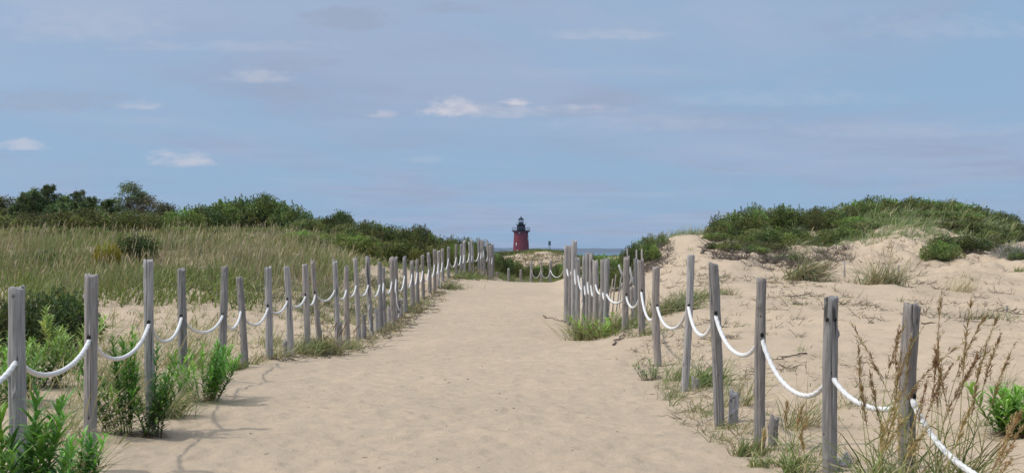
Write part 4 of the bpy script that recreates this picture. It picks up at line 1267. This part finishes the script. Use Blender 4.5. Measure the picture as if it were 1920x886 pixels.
# ---- individual tussocks
def tussock(px, Y, hgt, width, nb, cols, wts, label, group, bendv=0.5, wind=(0.25, 0), lean=0.35, wid=0.014, heads=0.0, headc=STRAW, seed=0, name='grass_tussock'):
    g = np.random.default_rng(seed + int(px))
    x, y, gz = on_ground(px, Y)
    X = x + g.normal(0, width, nb); Yb = y + g.normal(0, width * 0.6, nb)
    mb = blade_field(g, X, Yb, hgt, wid, cols, wts, lean=lean, bendv=bendv, wind=wind, per=1, spread=0.0, heads=heads, headc=headc)
    V = mb.v
    for k in range(len(V)):
        V[k] = V[k] - np.array([x, y, gz])
    o = mb.build(name, M_GRASS, loc=(x, y, gz))
    tag(o, label, 'grass', group)
    return o


BGT = 'big grass tussocks on the right dune'
tussock(1505, 36.5, 1.15, 0.20, 420, [TAN, GREYG, OLIVE, STRAW], [0.3, 0.35, 0.2, 0.15], 'big olive grass tussock arching right on the sand, left one of two', BGT, bendv=0.95, wind=(0.35, 0), wid=0.022)
tussock(1655, 35.0, 1.1, 0.28, 300, [TAN, GREYG, OLIVE, STRAW], [0.3, 0.35, 0.15, 0.2], 'wispy tall tussock on the sand right of the big olive one', BGT, bendv=0.6, wind=(0.12, 0), wid=0.016, heads=0.05)
tussock(1250, 27.5, 0.8, 0.26, 500, [GREYG, GG, STRAW, OLIVE], [0.4, 0.25, 0.15, 0.2], 'thick silvery tussock behind the sixth right post', BGT, bendv=0.8, wind=(0.4, 0), wid=0.014)
tussock(1215, 27.2, 0.7, 0.16, 200, [GREYG, GG, STRAW, TAN], None, 'green tussock between the sixth and seventh right posts', BGT, bendv=0.7, wind=(0.3, 0), wid=0.013)
tussock(1300, 30.0, 0.55, 0.2, 200, [GREEN_Y, GREYG, GG], None, 'yellow green tuft seen between the tall and thick right posts', BGT, bendv=0.5, wid=0.015)
tussock(1345, 31.0, 0.4, 0.2, 120, [TAN, GREYG], None, 'dry tuft behind the thick leaning post', BGT, bendv=0.5, wid=0.015)
tussock(1800, 34.0, 0.6, 0.2, 90, [TAN, STRAW], None, 'thin straw tuft by the two small stakes', BGT, bendv=0.3, wid=0.012)
tussock(1845, 26.0, 0.45, 0.26, 180, [TAN, GREYG, TWIG], None, 'dry tangled tuft along the sand shelf near the right edge', BGT, bendv=0.5, wid=0.012)
tussock(1908, 40.0, 0.35, 0.06, 60, [GREEN_Y, GG], None, 'small yellow green tuft on the sand mound at the right', BGT, bendv=0.4, wid=0.018)
FT = 'grass at the foot of the fences'
tussock(560, 23.6, 0.5, 0.16, 240, [GG, GREEN_Y, STRAW, GREYG], None, 'green grass tuft at the foot of the ninth left post', FT, wid=0.010)
tussock(583, 24.0, 0.55, 0.13, 260, [GREEN_M, GG, GREEN_Y], None, 'dense blue green tuft between the ninth and tenth left posts', FT, wid=0.011)
tussock(612, 24.2, 0.55, 0.16, 260, [STRAW, TAN, GG], None, 'straw coloured tuft between the tenth and eleventh left posts', FT, wid=0.010, heads=0.08, headc=BROWN)
tussock(655, 25.8, 0.35, 0.12, 120, [GREYG, GREEN_Y, TAN], None, 'short tuft beside the twelfth left post', FT, wid=0.010)
tussock(520, 22.9, 0.4, 0.12, 90, [STRAW, TAN, GG], None, 'thin reddish tuft between the seventh and eighth left posts', FT, wid=0.009)
tussock(440, 20.6, 0.28, 0.07, 110, [GREEN_Y, GREEN_M, GG], None, 'small green tuft left of the short leaning post', FT, wid=0.011)
tussock(470, 21.3, 0.4, 0.12, 70, [STRAW, TAN, GG], None, 'thin straw tuft behind the short leaning left post', FT, wid=0.008)
tussock(310, 14.6, 0.75, 0.10, 230, [GG, STRAW, GREYG, GREEN_Y], None, 'drooping pale green grass between the third and fourth left posts', FT, bendv=0.75, lean=0.3, wid=0.008, heads=0.06, headc=TAN)
tussock(262, 15.2, 0.7, 0.16, 130, [STRAW, TAN, GG], None, 'dry grass behind the big weed, left fence', FT, wid=0.008, heads=0.1, headc=TAN)
tussock(140, 10.6, 0.65, 0.07, 110, [STRAW, GG, TAN], None, 'yellowing grass stalks at the foot of the second left post', FT, wid=0.007, heads=0.1, headc=TAN)
tussock(90, 12.5, 0.8, 0.20, 160, [STRAW, GG, TAN, GREYG], None, 'tall thin grass behind the gap between the first two left posts', FT, wid=0.008, heads=0.1, headc=TAN, bendv=0.6)
tussock(215, 17.0, 0.85, 0.25, 240, [STRAW, GG, TAN, GREYG], None, 'tall dry grass between the second and third left posts', FT, wid=0.009, heads=0.1, headc=TAN, bendv=0.6)
tussock(340, 21.0, 0.8, 0.3, 240, [TAN, GREYG, GG], None, 'dry tall grass behind the fourth left post', FT, wid=0.010, heads=0.1, headc=TAN)
tussock(840, 43.2, 0.35, 0.25, 200, [GREEN_Y, GREYG, TAN], None, 'yellow tuft on the bank edge below the far left posts', FT, wid=0.02)
tussock(868, 46.5, 0.35, 0.3, 240, [GREEN_Y, GG, OLIVE], None, 'bright tuft on the bank edge near the farthest left posts', FT, wid=0.02)
tussock(790, 37.0, 0.35, 0.16, 110, [GREYG, GG, TAN], None, 'thin tuft at the foot of the leaning mid left posts', FT, wid=0.014)
tussock(768, 34.0, 0.5, 0.15, 150, [GREYG, GREEN_M, TAN], None, 'green tuft among the crowded mid left posts', FT, wid=0.014)
tussock(905, 51.5, 0.4, 0.3, 120, [TAN, GREYG], None, 'pale tuft at the foot of the farthest left posts', FT, wid=0.018)
tussock(1095, 27.0, 0.8, 0.13, 360, [GG, GREEN_Y, STRAW, GREYG, TAN], None, 'dense grass at the path side foot of the crowded right posts', FT, wid=0.010, wind=(-0.1, 0))
tussock(1122, 26.6, 0.75, 0.16, 340, [GG, GREEN_Y, STRAW, TAN], None, 'yellow green grass in front of the crowded right posts', FT, wid=0.010, wind=(0.05, 0))
tussock(1152, 26.0, 0.7, 0.16, 280, [GG, STRAW, GREEN_Y, TAN], None, 'grass between the eighth and ninth right posts', FT, wid=0.010)
tussock(1188, 25.0, 0.32, 0.12, 140, [GREEN_Y, GG], None, 'short bright grass between the seventh and eighth right posts', FT, wid=0.010)
tussock(1215, 24.0, 0.3, 0.15, 120, [GREEN_Y, GG, TAN], None, 'short tuft right of the seventh right post', FT, wid=0.010)
tussock(1262, 18.6, 0.5, 0.10, 90, [GREEN_M, GG], None, 'feathery green stems left of the tall leaning post', FT, wid=0.006, bendv=0.3)
tussock(1315, 17.8, 0.65, 0.14, 190, [GREEN_M, GG, GREEN_Y], None, 'green bladed tuft behind the low stump by the tall leaning post', FT, wid=0.011, bendv=0.6)
tussock(1255, 16.6, 0.35, 0.10, 60, [GG, GREYG], None, 'wiry green stalks on the path side before the tall leaning post', FT, wid=0.005, bendv=0.3)
tussock(1322, 14.8, 0.3, 0.15, 70, [GREYG, GG, TAN], None, 'wispy tuft on the sand left of the thick post', FT, wid=0.005, bendv=0.5, lean=0.8)
tussock(1385, 15.5, 0.7, 0.12, 110, [GG, STRAW, TAN], None, 'thin grass between the thick post and its neighbour', FT, wid=0.008)
tussock(1362, 13.7, 0.14, 0.06, 120, [GREEN_Y, GREEN_M], None, 'small bright tuft at the foot of the thick knotty post', FT, wid=0.006, lean=0.6)
tussock(1392, 13.6, 0.2, 0.09, 90, [TWIG, TAN, GREEN_Y], None, 'dry heathery tuft right of the broken stump', FT, wid=0.005, lean=0.6)
tussock(1400, 12.0, 0.24, 0.08, 190, [GREEN_Y, GG, (0.2, 0.13, 0.06)], None, 'stubby green succulent tuft before the third right post', FT, wid=0.008, lean=0.5, bendv=0.1)
tussock(1500, 13.5, 0.75, 0.1, 110, [GG, STRAW, TAN], None, 'thin pale grass behind the third right post', FT, wid=0.007)
GF = 'tall grasses in the right foreground'


def plume_grass(px, Y, label, nst, hgt, spreadp, seed, headc, nblade=60, lean=0.16, wind=0.1):
    """stalks with leaves and feathery seed heads"""
    g = np.random.default_rng(seed)
    x, y, gz = on_ground(px, Y)
    root = empty('plume_grass', (x, y, gz)); tag(root, label, 'grass', GF)
    st = MB(); hd = MB(); bl = MB()
    for s in range(int(nst * 1.15)):
        b = np.array([g.normal(0, spreadp), g.normal(0, spreadp * 0.7), -0.03])
        hh = hgt * g.uniform(0.68, 1.08)
        az = np.array([g.normal(wind, lean), g.normal(0, lean), 1.0])
        tt = np.linspace(0, 1, 12)
        cv = g.normal(0.08, 0.09)
        pts = b + az * (tt * hh)[:, None] + np.array([1, g.normal(0, 0.5), -0.15]) * (cv * hh * tt ** 3)[:, None]
        tube(pts, np.linspace(0.0042, 0.0014, 12), 5, c=np.array(STRAW) * np.array([0.85, 0.95, 0.6]), mb=st)
        # seed head: many short spikelets on the upper third
        f0 = g.uniform(0.58, 0.68)
        m = g.integers(150, 240)
        f = g.uniform(f0, 1.0, m)
        pp = np.stack([np.interp(f, tt, pts[:, k]) for k in range(3)], -1)
        tdir = nrm(pts[-1] - pts[-3])
        D = nrm(tdir + g.normal(0, 0.30, (m, 3)))
        env = np.sin((f - f0) / (1 - f0) * np.pi) ** 0.6 + 0.2
        # short side branches carry the spikelets
        nbr = 12
        bf = np.sort(g.uniform(f0, 0.95, nbr)); bi = g.integers(0, nbr, m // 2)
        bd = nrm(tdir + g.normal(0, 0.33, (nbr, 3))); bl_ = g.uniform(0.04, 0.12, nbr) * (1.15 - (bf - f0) / (1 - f0))
        f[:m // 2] = bf[bi]
        pp = np.stack([np.interp(f, tt, pts[:, k]) for k in range(3)], -1)
        pp[:m // 2] += bd[bi] * (bl_[bi] * g.uniform(0, 1, m // 2))[:, None]
        pp = pp + g.normal(0, 0.003, (m, 3)) * env[:, None]
        ribbons(g, pp, D, g.uniform(0.02, 0.05, m) * env, 0.0048, 0.1, [0.3, 1, 0.2], pal(g, m, [headc, (headc[0] * 1.5, headc[1] * 1.45, headc[2] * 1.3)], None, 0.2), mb=hd)
        for q in range(3):
            f = g.uniform(0.12, 0.5)
            p = np.array([np.interp(f, tt, pts[:, k]) for k in range(3)])
            ribbons(g, p[None], np.array([[g.normal(0.1, 0.5), g.normal(0, 0.4), 0.9]]), g.uniform(0.25, 0.45), 0.008, g.uniform(0.3, 0.8), [0.8, 1, 0.8, 0.5, 0.05], pal(g, 1, [GG, GREEN_Y, STRAW]), mb=bl)
    n = int(nblade * 1.3)
    ribbons(g, np.stack([g.normal(0, spreadp, n), g.normal(0, spreadp * 0.7, n), np.full(n, -0.03)], -1), np.stack([g.normal(0.05, 0.35, n), g.normal(0, 0.3, n), np.ones(n)], -1),
            hgt * g.uniform(0.3, 0.8, n), 0.012, g.uniform(0.2, 0.9, n), [0.8, 1, 0.85, 0.5, 0.05], pal(g, n, [GG, GREEN_Y, STRAW, GREEN_M], [0.35, 0.25, 0.3, 0.1]), mb=bl)
    st.build('stalks', M_GRASS, root); hd.build('seed_heads', M_GRASS, root); bl.build('blades', M_GRASS, root)


BR = (0.21, 0.125, 0.07)
TN = (0.33, 0.235, 0.13)
plume_grass(1780, 9.3, 'tall dark brown plumes leaning right of the nearest right post', 9, 1.42, 0.07, 1, BR, 50, 0.13, 0.02)
plume_grass(1745, 9.2, 'tall thin plume cluster just right of the split post', 6, 1.30, 0.06, 2, BR, 50, 0.14, 0.05)
plume_grass(1655, 9.5, 'thin brown plumes between the two nearest right posts', 7, 1.25, 0.07, 3, BR, 70, 0.10, -0.02)
plume_grass(1625, 9.1, 'straw coloured grass clump right of the second right post', 4, 0.85, 0.08, 4, TN, 80, 0.15, 0.05)
plume_grass(1700, 8.9, 'tan drooping grass in front of the split post foot', 4, 0.9, 0.09, 5, TN, 90, 0.22, 0.05)
plume_grass(1482, 11.0, 'light grass clump with curled tips between the second and third right posts', 3, 0.74, 0.03, 6, TN, 60, 0.10, 0.0)
plume_grass(1520, 10.5, 'low green and straw grass left of the second right post', 1, 0.42, 0.07, 7, TN, 90, 0.2, 0.0)
plume_grass(1850, 8.5, 'nodding tan plumes low at the bottom right corner', 6, 0.75, 0.10, 8, TN, 50, 0.35, 0.25)
plume_grass(1440, 11.5, 'low dry grass in front of the rotting stump', 1, 0.32, 0.08, 9, TN, 70, 0.2, 0.0)
tussock(1880, 15.2, 0.5, 0.06, 40, [GREYG, GG], None, 'thin grey green spray behind the bright leafy weed', FT, wid=0.006, lean=0.4)
tussock(1600, 15.0, 0.4, 0.12, 60, [GREYG, TWIG, TAN], None, 'greyish wiry tuft behind the right foreground grasses', FT, wid=0.006, lean=0.5)


# ---- leafy weeds (goldenrod-like)
def weed(px, Y, label, nst, hgt, spreadp, seed, leafL=0.12, leafW=0.015, cols=None, lean=0.28, dens=46):
    g = np.random.default_rng(seed)
    cols = cols or [(0.055, 0.13, 0.022), (0.085, 0.17, 0.03), (0.04, 0.10, 0.02)]
    x, y, gz = on_ground(px, Y)
    root = empty('leafy_weed', (x, y, gz)); tag(root, label, 'plant', 'leafy green weeds by the fences')
    st = MB(); lf = MB()
    for s in range(nst):
        az = g.uniform(0, 2 * np.pi)
        rr = g.uniform(0, 1) ** 0.6
        b = np.array([math.cos(az) * spreadp * 0.35 * rr, math.sin(az) * spreadp * 0.3 * rr, -0.03])
        hh = hgt * g.uniform(0.45, 1.12) * (1.05 - 0.25 * rr)
        d = np.array([math.cos(az) * lean * rr * 1.6 + g.normal(0, 0.06), math.sin(az) * lean * rr * 1.6 + g.normal(0, 0.06), 1.0])
        tt = np.linspace(0, 1, 9)
        pts = b + d * (tt * hh)[:, None]
        pts[:, :2] += g.normal(0, 0.015, 2) * (tt ** 2)[:, None]
        tube(pts, np.linspace(0.0045, 0.0015, 9), 5, c=(0.13, 0.10, 0.045), mb=st)
        m = int(dens * 0.82 * hh / 0.5)
        f = np.linspace(0.12, 1.0, m) + g.normal(0, 0.008, m)
        f = np.clip(f, 0, 1)
        pp = np.stack([np.interp(f, tt, pts[:, k]) for k in range(3)], -1)
        ph = np.arange(m) * 2.4 + g.uniform(0, 6)
        upv = 0.75 + 1.6 * f ** 3 + g.normal(0, 0.25, m)
        D = np.stack([np.cos(ph), np.sin(ph), upv], -1)
        L = leafL * g.uniform(0.7, 1.2, m) * (0.55 + 0.75 * np.sin(np.clip(f, 0, 1) * np.pi * 0.8)) * np.where(f > 0.93, 0.6, 1)
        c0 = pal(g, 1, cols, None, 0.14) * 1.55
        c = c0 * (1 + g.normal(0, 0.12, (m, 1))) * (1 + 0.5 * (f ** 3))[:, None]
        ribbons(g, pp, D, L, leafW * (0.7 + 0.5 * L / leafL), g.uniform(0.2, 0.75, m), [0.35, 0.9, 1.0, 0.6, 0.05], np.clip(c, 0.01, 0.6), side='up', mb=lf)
    # reddish dry leaves at the base
    m = 26
    ph = g.uniform(0, 6.28, m)
    ribbons(g, np.stack([np.cos(ph) * spreadp * 0.2, np.sin(ph) * spreadp * 0.2, np.full(m, 0.03)], -1), np.stack([np.cos(ph), np.sin(ph), g.uniform(0.1, 0.6, m)], -1),
            leafL * 0.9, leafW, 0.7, [0.4, 1, 0.9, 0.4, 0.05], pal(g, m, [(0.16, 0.08, 0.05), (0.2, 0.12, 0.06)]), side='up', mb=lf)
    st.build('stems', M_WEED, root); lf.build('leaves', M_WEED, root)


weed(240, 13.3, 'big leafy green weed between the second and third left posts', 27, 0.95, 0.55, 1, lean=0.40, leafL=0.13)
weed(290, 13.25, 'upright leafy weed hugging the third left post', 9, 0.95, 0.22, 12, lean=0.16, leafL=0.12)
weed(383, 16.0, 'low bright green leafy bush between the fourth and fifth left posts', 34, 0.72, 0.45, 2, lean=0.42, leafL=0.12, cols=[(0.08, 0.18, 0.03), (0.11, 0.22, 0.035), (0.06, 0.14, 0.025)])
weed(24, 8.2, 'large leafy weed in the bottom left corner', 15, 0.98, 0.34, 3, lean=0.24, leafL=0.17, leafW=0.020)
weed(150, 10.3, 'smaller dark leafy weed in front of the second left post', 12, 0.44, 0.26, 4, lean=0.36, leafL=0.12, leafW=0.017)
weed(-50, 8.6, 'leafy weed cut off by the left edge', 7, 0.8, 0.3, 5, leafL=0.14, leafW=0.02)
weed(1900, 12.6, 'bright green leafy weed at the right edge on open sand', 26, 0.50, 0.42, 6, lean=0.42, leafL=0.17, leafW=0.022, cols=[(0.09, 0.20, 0.035), (0.12, 0.24, 0.04), (0.07, 0.16, 0.03)])
weed(1130, 25.6, 'low leafy weed sprawling before the crowded right posts', 15, 0.46, 0.8, 7, lean=0.85, leafL=0.17, leafW=0.03, dens=22, cols=[(0.10, 0.16, 0.035), (0.13, 0.19, 0.04)])
weed(1222, 18.9, 'small leafy weed at the foot of the flared right post', 12, 0.3, 0.3, 8, lean=0.4, leafL=0.06, leafW=0.012, cols=[(0.07, 0.11, 0.04), (0.10, 0.13, 0.05)])
weed(60, 17.0, 'light green leafy growth behind the nearest left post', 26, 0.72, 0.8, 9, lean=0.5, leafL=0.15, leafW=0.02, cols=[(0.09, 0.16, 0.04), (0.12, 0.19, 0.045)])
weed(10, 15.5, 'light green growth at the left edge behind the fence', 18, 0.7, 0.6, 10, lean=0.5, leafL=0.15, leafW=0.02, cols=[(0.09, 0.16, 0.04), (0.12, 0.19, 0.045)])
weed(130, 19.0, 'tall yellow green weed beside the dark juniper bush', 10, 0.9, 0.4, 11, lean=0.3, leafL=0.17, leafW=0.02, cols=[(0.12, 0.18, 0.05), (0.15, 0.2, 0.06)])

# driftwood branches and small debris on the sand
M_DRY = mat_plain('dry_branch', (0.16, 0.12, 0.09), 0.9, 0.7, 30.0, (0.08, 0.06, 0.05))


def branch(p0, p1, r, seed, label, side=4):
    g = np.random.default_rng(seed)
    a = np.array([p0[0], p0[1], h1(*p0) + r * 0.7]); b = np.array([p1[0], p1[1], h1(*p1) + r * 0.7])
    mb = MB()
    t = np.linspace(0, 1, 14)[:, None]
    L = np.linalg.norm(b - a)
    pts = a * (1 - t) + b * t + np.stack([g.normal(0, 0.02, 14), g.normal(0, 0.02, 14), np.abs(g.normal(0, 0.01, 14))], -1) * L
    tube(pts, np.linspace(r, r * 0.35, 14), 6, mb=mb)
    for s in range(side):
        k = g.integers(3, 12)
        d = nrm((b - a) / L + g.normal(0, 0.6, 3)); d[2] = abs(d[2]) * 0.5
        tube(np.stack([pts[k], pts[k] + d * L * 0.14, pts[k] + d * L * 0.28 + g.normal(0, 0.02, 3)]), [r * 0.5, r * 0.35, r * 0.15], 4, mb=mb)
    o = mb.build('dead_branch', M_DRY)
    tag(o, label, 'branch', 'dead branches on the sand')


def XY(px, Y):
    return ((px - 960) / F * Y, Y)


branch(XY(1148, 23.4), XY(1180, 25.0), 0.018, 1, 'dead branch lying on the sand before the eighth right post', 3)
branch(XY(1018, 33.0), XY(1066, 31.5), 0.012, 2, 'thin reddish twig reaching over the path from the right fence end', 6)
branch(XY(1508, 20.2), XY(1440, 19.6), 0.012, 3, 'thin dead runner lying right of the third right post', 2)
branch(XY(1318, 43), XY(1345, 48.5), 0.05, 4, 'thick grey root sliding down the sand at the dune end', 5)
branch(XY(1730, 24), XY(1830, 25), 0.012, 5, 'dead twig lying across the sand shelf near the right edge', 6)
branch(XY(1850, 29), XY(1920, 28.2), 0.02, 6, 'grey forked branch beside the stout stake', 8)
branch(XY(1470, 30), XY(1515, 30.6), 0.015, 7, 'forked dry branch below the big olive tussock', 7)

mb = MB()
g = np.random.default_rng(5)
n = 120
X, Y = region(g, 260, 8.6, 34, 360, 1400, lambda X, Y, px: path_mask(X, Y) > 0.3)
n = len(X)
ribbons(g, np.stack([X, Y, H(X, Y) + 0.006], -1), np.stack([g.normal(0, 1, n), g.normal(0, 1, n), g.uniform(0, 0.3, n)], -1), g.uniform(0.012, 0.05, n), g.uniform(0.005, 0.012, n), 0.2, [0.5, 1, 0.3],
        pal(g, n, [(0.10, 0.07, 0.05), (0.16, 0.12, 0.08), (0.05, 0.045, 0.04)]), mb=mb)
tag(mb.build('path_litter', M_GRASS), 'tiny dark twigs and leaf bits scattered on the sandy path', 'litter', kind='stuff')

# ---------------------------------------------------------------- the lighthouse and the far marker
M_RED = mat_plain('red_iron', (0.19, 0.034, 0.042), 0.75, 0.6, 0.5, (0.135, 0.024, 0.03), 0.15)
M_BLACK = mat_plain('black_iron', (0.008, 0.009, 0.012), 0.7, 0.4, 1.0, (0.014, 0.014, 0.017), 0.1)
M_PALE = mat_plain('pale_window', (0.5, 0.48, 0.47), 0.4, 0.3, 3.0)
M_RAIL = mat_plain('grey_rail', (0.10, 0.12, 0.15), 0.5, 0.3, 3.0)


def mat_glass():
    m, t = new_mat('lantern_glass')
    a = t.n('ShaderNodeBsdfTransparent', {'Color': (0.8, 0.85, 0.9, 1)})
    b = t.n('ShaderNodeBsdfGlossy', {'Color': (0.8, 0.85, 0.9, 1), 'Roughness': 0.05})
    finish(t, t.n('ShaderNodeMixShader', {0: 0.25, 1: a.outputs[0], 2: b.outputs[0]}).outputs[0])
    return m


M_GLASS = mat_glass()
M_LENS = mat_plain('lens', (0.25, 0.3, 0.32), 0.2, 0.3, 3.0, spec=0.8)
LY = 780.0
LX = (977 - 960) / F * LY
u = LY / F          # metres per photo pixel there


def lathe(prof, sides, mb=None):
    mb = mb or MB()
    a = np.linspace(0, 2 * np.pi, sides, endpoint=False)
    V = np.concatenate([np.stack([r * np.cos(a), r * np.sin(a), np.full(sides, z)], -1) for r, z in prof])
    n = len(prof); i = np.arange(n - 1)[:, None] * sides; j = np.arange(sides)[None]; j2 = (j + 1) % sides
    mb.add(V, np.stack([i + j, i + j2, i + sides + j2, i + sides + j], -1).reshape(-1, 4))
    return mb


def lz(py):
    return Z(py, LY)


lh = empty('lighthouse', (LX, LY, 0))
tag(lh, 'red brown conical lighthouse with a black lantern, standing out in the sea', 'lighthouse')
lathe([(5.6, -5.2), (5.6, -2.2), (4.8, -2.0), (4.6, lz(475)), (4.35, lz(458)), (4.12, lz(445)), (4.0, lz(438)), (4.0, lz(436.5)), (4.25, lz(435)), (4.8, lz(433.6)), (4.9, lz(433))], 48).build('tower', M_RED, lh)
lathe([(0.1, lz(431.8)), (5.1, lz(431.8)), (5.15, lz(431.8) - 0.05), (5.15, lz(433)), (0.1, lz(433))], 48).build('gallery', M_BLACK, lh)
mb = MB()
for k in range(24):
    a = k / 24 * 2 * math.pi
    tube([(5.0 * math.cos(a), 5.0 * math.sin(a), lz(432)), (5.0 * math.cos(a), 5.0 * math.sin(a), lz(425.8))], 0.05, 4, mb=mb)
for zz in (427.8, 429.8, 425.8):
    t = np.linspace(0, 2 * math.pi, 49)
    tube(np.stack([5 * np.cos(t), 5 * np.sin(t), np.full(49, lz(zz))], -1), 0.045, 4, mb=mb, close=False)
mb.build('gallery_railing', M_RAIL, lh)
lathe([(0.1, lz(432)), (2.35, lz(432)), (2.3, lz(421.2)), (0.1, lz(421.2))], 32).build('watch_room', M_BLACK, lh)
lathe([(0.1, lz(421.3)), (2.9, lz(421.3)), (2.9, lz(420.6)), (0.1, lz(420.6))], 32).build('upper_gallery', M_BLACK, lh)
mb = MB()
t = np.linspace(0, 2 * math.pi, 33)
tube(np.stack([2.8 * np.cos(t), 2.8 * np.sin(t), np.full(33, lz(416.6))], -1), 0.04, 4, mb=mb, close=False)
for k in range(12):
    a = k / 12 * 2 * math.pi
    tube([(2.8 * math.cos(a), 2.8 * math.sin(a), lz(421)), (2.8 * math.cos(a), 2.8 * math.sin(a), lz(416.6))], 0.04, 4, mb=mb)
mb.build('upper_railing', M_RAIL, lh)
lathe([(0.1, lz(420.7)), (1.45, lz(420.7)), (1.4, lz(416.8)), (0.1, lz(416.8))], 24).build('lantern_base', M_BLACK, lh)
lathe([(1.3, lz(416.8)), (1.3, lz(411.4))], 16).build('lantern_glass', M_GLASS, lh)
mb = MB()
for k in range(8):
    a = k / 8 * 2 * math.pi
    tube([(1.34 * math.cos(a), 1.34 * math.sin(a), lz(417)), (1.34 * math.cos(a), 1.34 * math.sin(a), lz(411.2))], 0.07, 4, mb=mb)
mb.build('lantern_frame', M_BLACK, lh)
lathe([(0.05, lz(416.5)), (0.4, lz(415.8)), (0.5, lz(414.2)), (0.35, lz(412.6)), (0.05, lz(412))], 16).build('lens', M_LENS, lh)
lathe([(0.1, lz(411.6)), (1.75, lz(411.6)), (1.8, lz(411.0)), (1.1, lz(409.2)), (0.35, lz(407.9)), (0.3, lz(407.3)), (0.42, lz(406.6)), (0.12, lz(405.9)), (0.05, lz(404.6)), (0.02, lz(404.5))], 24).build('roof', M_BLACK, lh)


def window(px, py, hgt, wd, label=None):
    dxm = (px - 977) * u
    zz = lz(py)
    r = 4.6 + (4.0 - 4.6) * (475 - py) / 38.0
    yy = -math.sqrt(max(r * r - dxm * dxm, 0.1))
    nvec = np.array([dxm, yy, 0]); nvec /= np.linalg.norm(nvec)
    s = np.array([-nvec[1], nvec[0], 0])

    def box(w2, h2, d0, d1):
        V = []
        for d in (d0, d1):
            for a, b in ((-1, -1), (1, -1), (1, 1), (-1, 1)):
                V.append(np.array([dxm, yy, zz]) + s * a * w2 + np.array([0, 0, b * h2]) + nvec * d)
        return V, [[0, 1, 2, 3], [7, 6, 5, 4], [0, 4, 5, 1], [1, 5, 6, 2], [2, 6, 7, 3], [3, 7, 4, 0]]
    V, q = box(wd / 2 + 0.12, hgt / 2 + 0.15, -0.3, 0.16)
    f = link('window', mesh_data('window', V, q, smooth=False), M_RED, lh)
    V, q = box(wd / 2, hgt / 2, -0.2, 0.22)
    link('pane', mesh_data('pane', V, q, smooth=False), M_PALE, f)


window(968.5, 458.5, 1.9, 0.6)
window(989.3, 447.5, 2.0, 0.6)
window(974, 436.8, 0.7, 0.9)
window(970.5, 471, 1.6, 0.6)
mk = empty('channel_marker', P(1030.4, 470, 900))
tag(mk, 'thin skeletal navigation marker with a dark square daymark, right of the lighthouse', 'marker')
mz = mk.location
mb = MB()
for sx in (-0.55, 0.55):
    for sy in (-0.55, 0.55):
        tube([(sx * 0.9, sy * 0.9, -8), (sx * 0.6, sy * 0.6, 4.6)], 0.13, 5, mb=mb)
for zz in (-5, -2.5, 0, 2.4, 4.5):
    for sx in (-0.7, 0.7):
        tube([(sx * 0.6, -0.45, zz), (sx * 0.6, 0.45, zz)], 0.06, 4, mb=mb)
        tube([(-0.45, sx * 0.6, zz), (0.45, sx * 0.6, zz)], 0.06, 4, mb=mb)
mb.build('mast', M_RAIL, mk)
lathe([(0.05, 3.6), (0.8, 3.6), (0.8, 6.4), (0.05, 6.4)], 4).build('daymark', mat_plain('green_board', (0.03, 0.07, 0.07), 0.6), mk)

# ---------------------------------------------------------------- haze
HZ = 26.0
hb = 9000.0
V = [(-hb, -200, -7.9), (hb, -200, -7.9), (hb, 12500, -7.9), (-hb, 12500, -7.9), (-hb, -200, HZ), (hb, -200, HZ), (hb, 12500, HZ), (-hb, 12500, HZ)]
q = [[3, 2, 1, 0], [4, 5, 6, 7], [0, 1, 5, 4], [1, 2, 6, 5], [2, 3, 7, 6], [3, 0, 4, 7]]
m, t = new_mat('haze_air')
vol = t.n('ShaderNodeVolumePrincipled', {'Color': (0.5, 0.66, 0.9, 1), 'Density': 0.00006, 'Anisotropy': 0.2})
t.n('ShaderNodeOutputMaterial', {'Volume': vol.outputs[0]})
tag(link('haze', mesh_data('haze', V, q, smooth=False), m), kind='stuff')
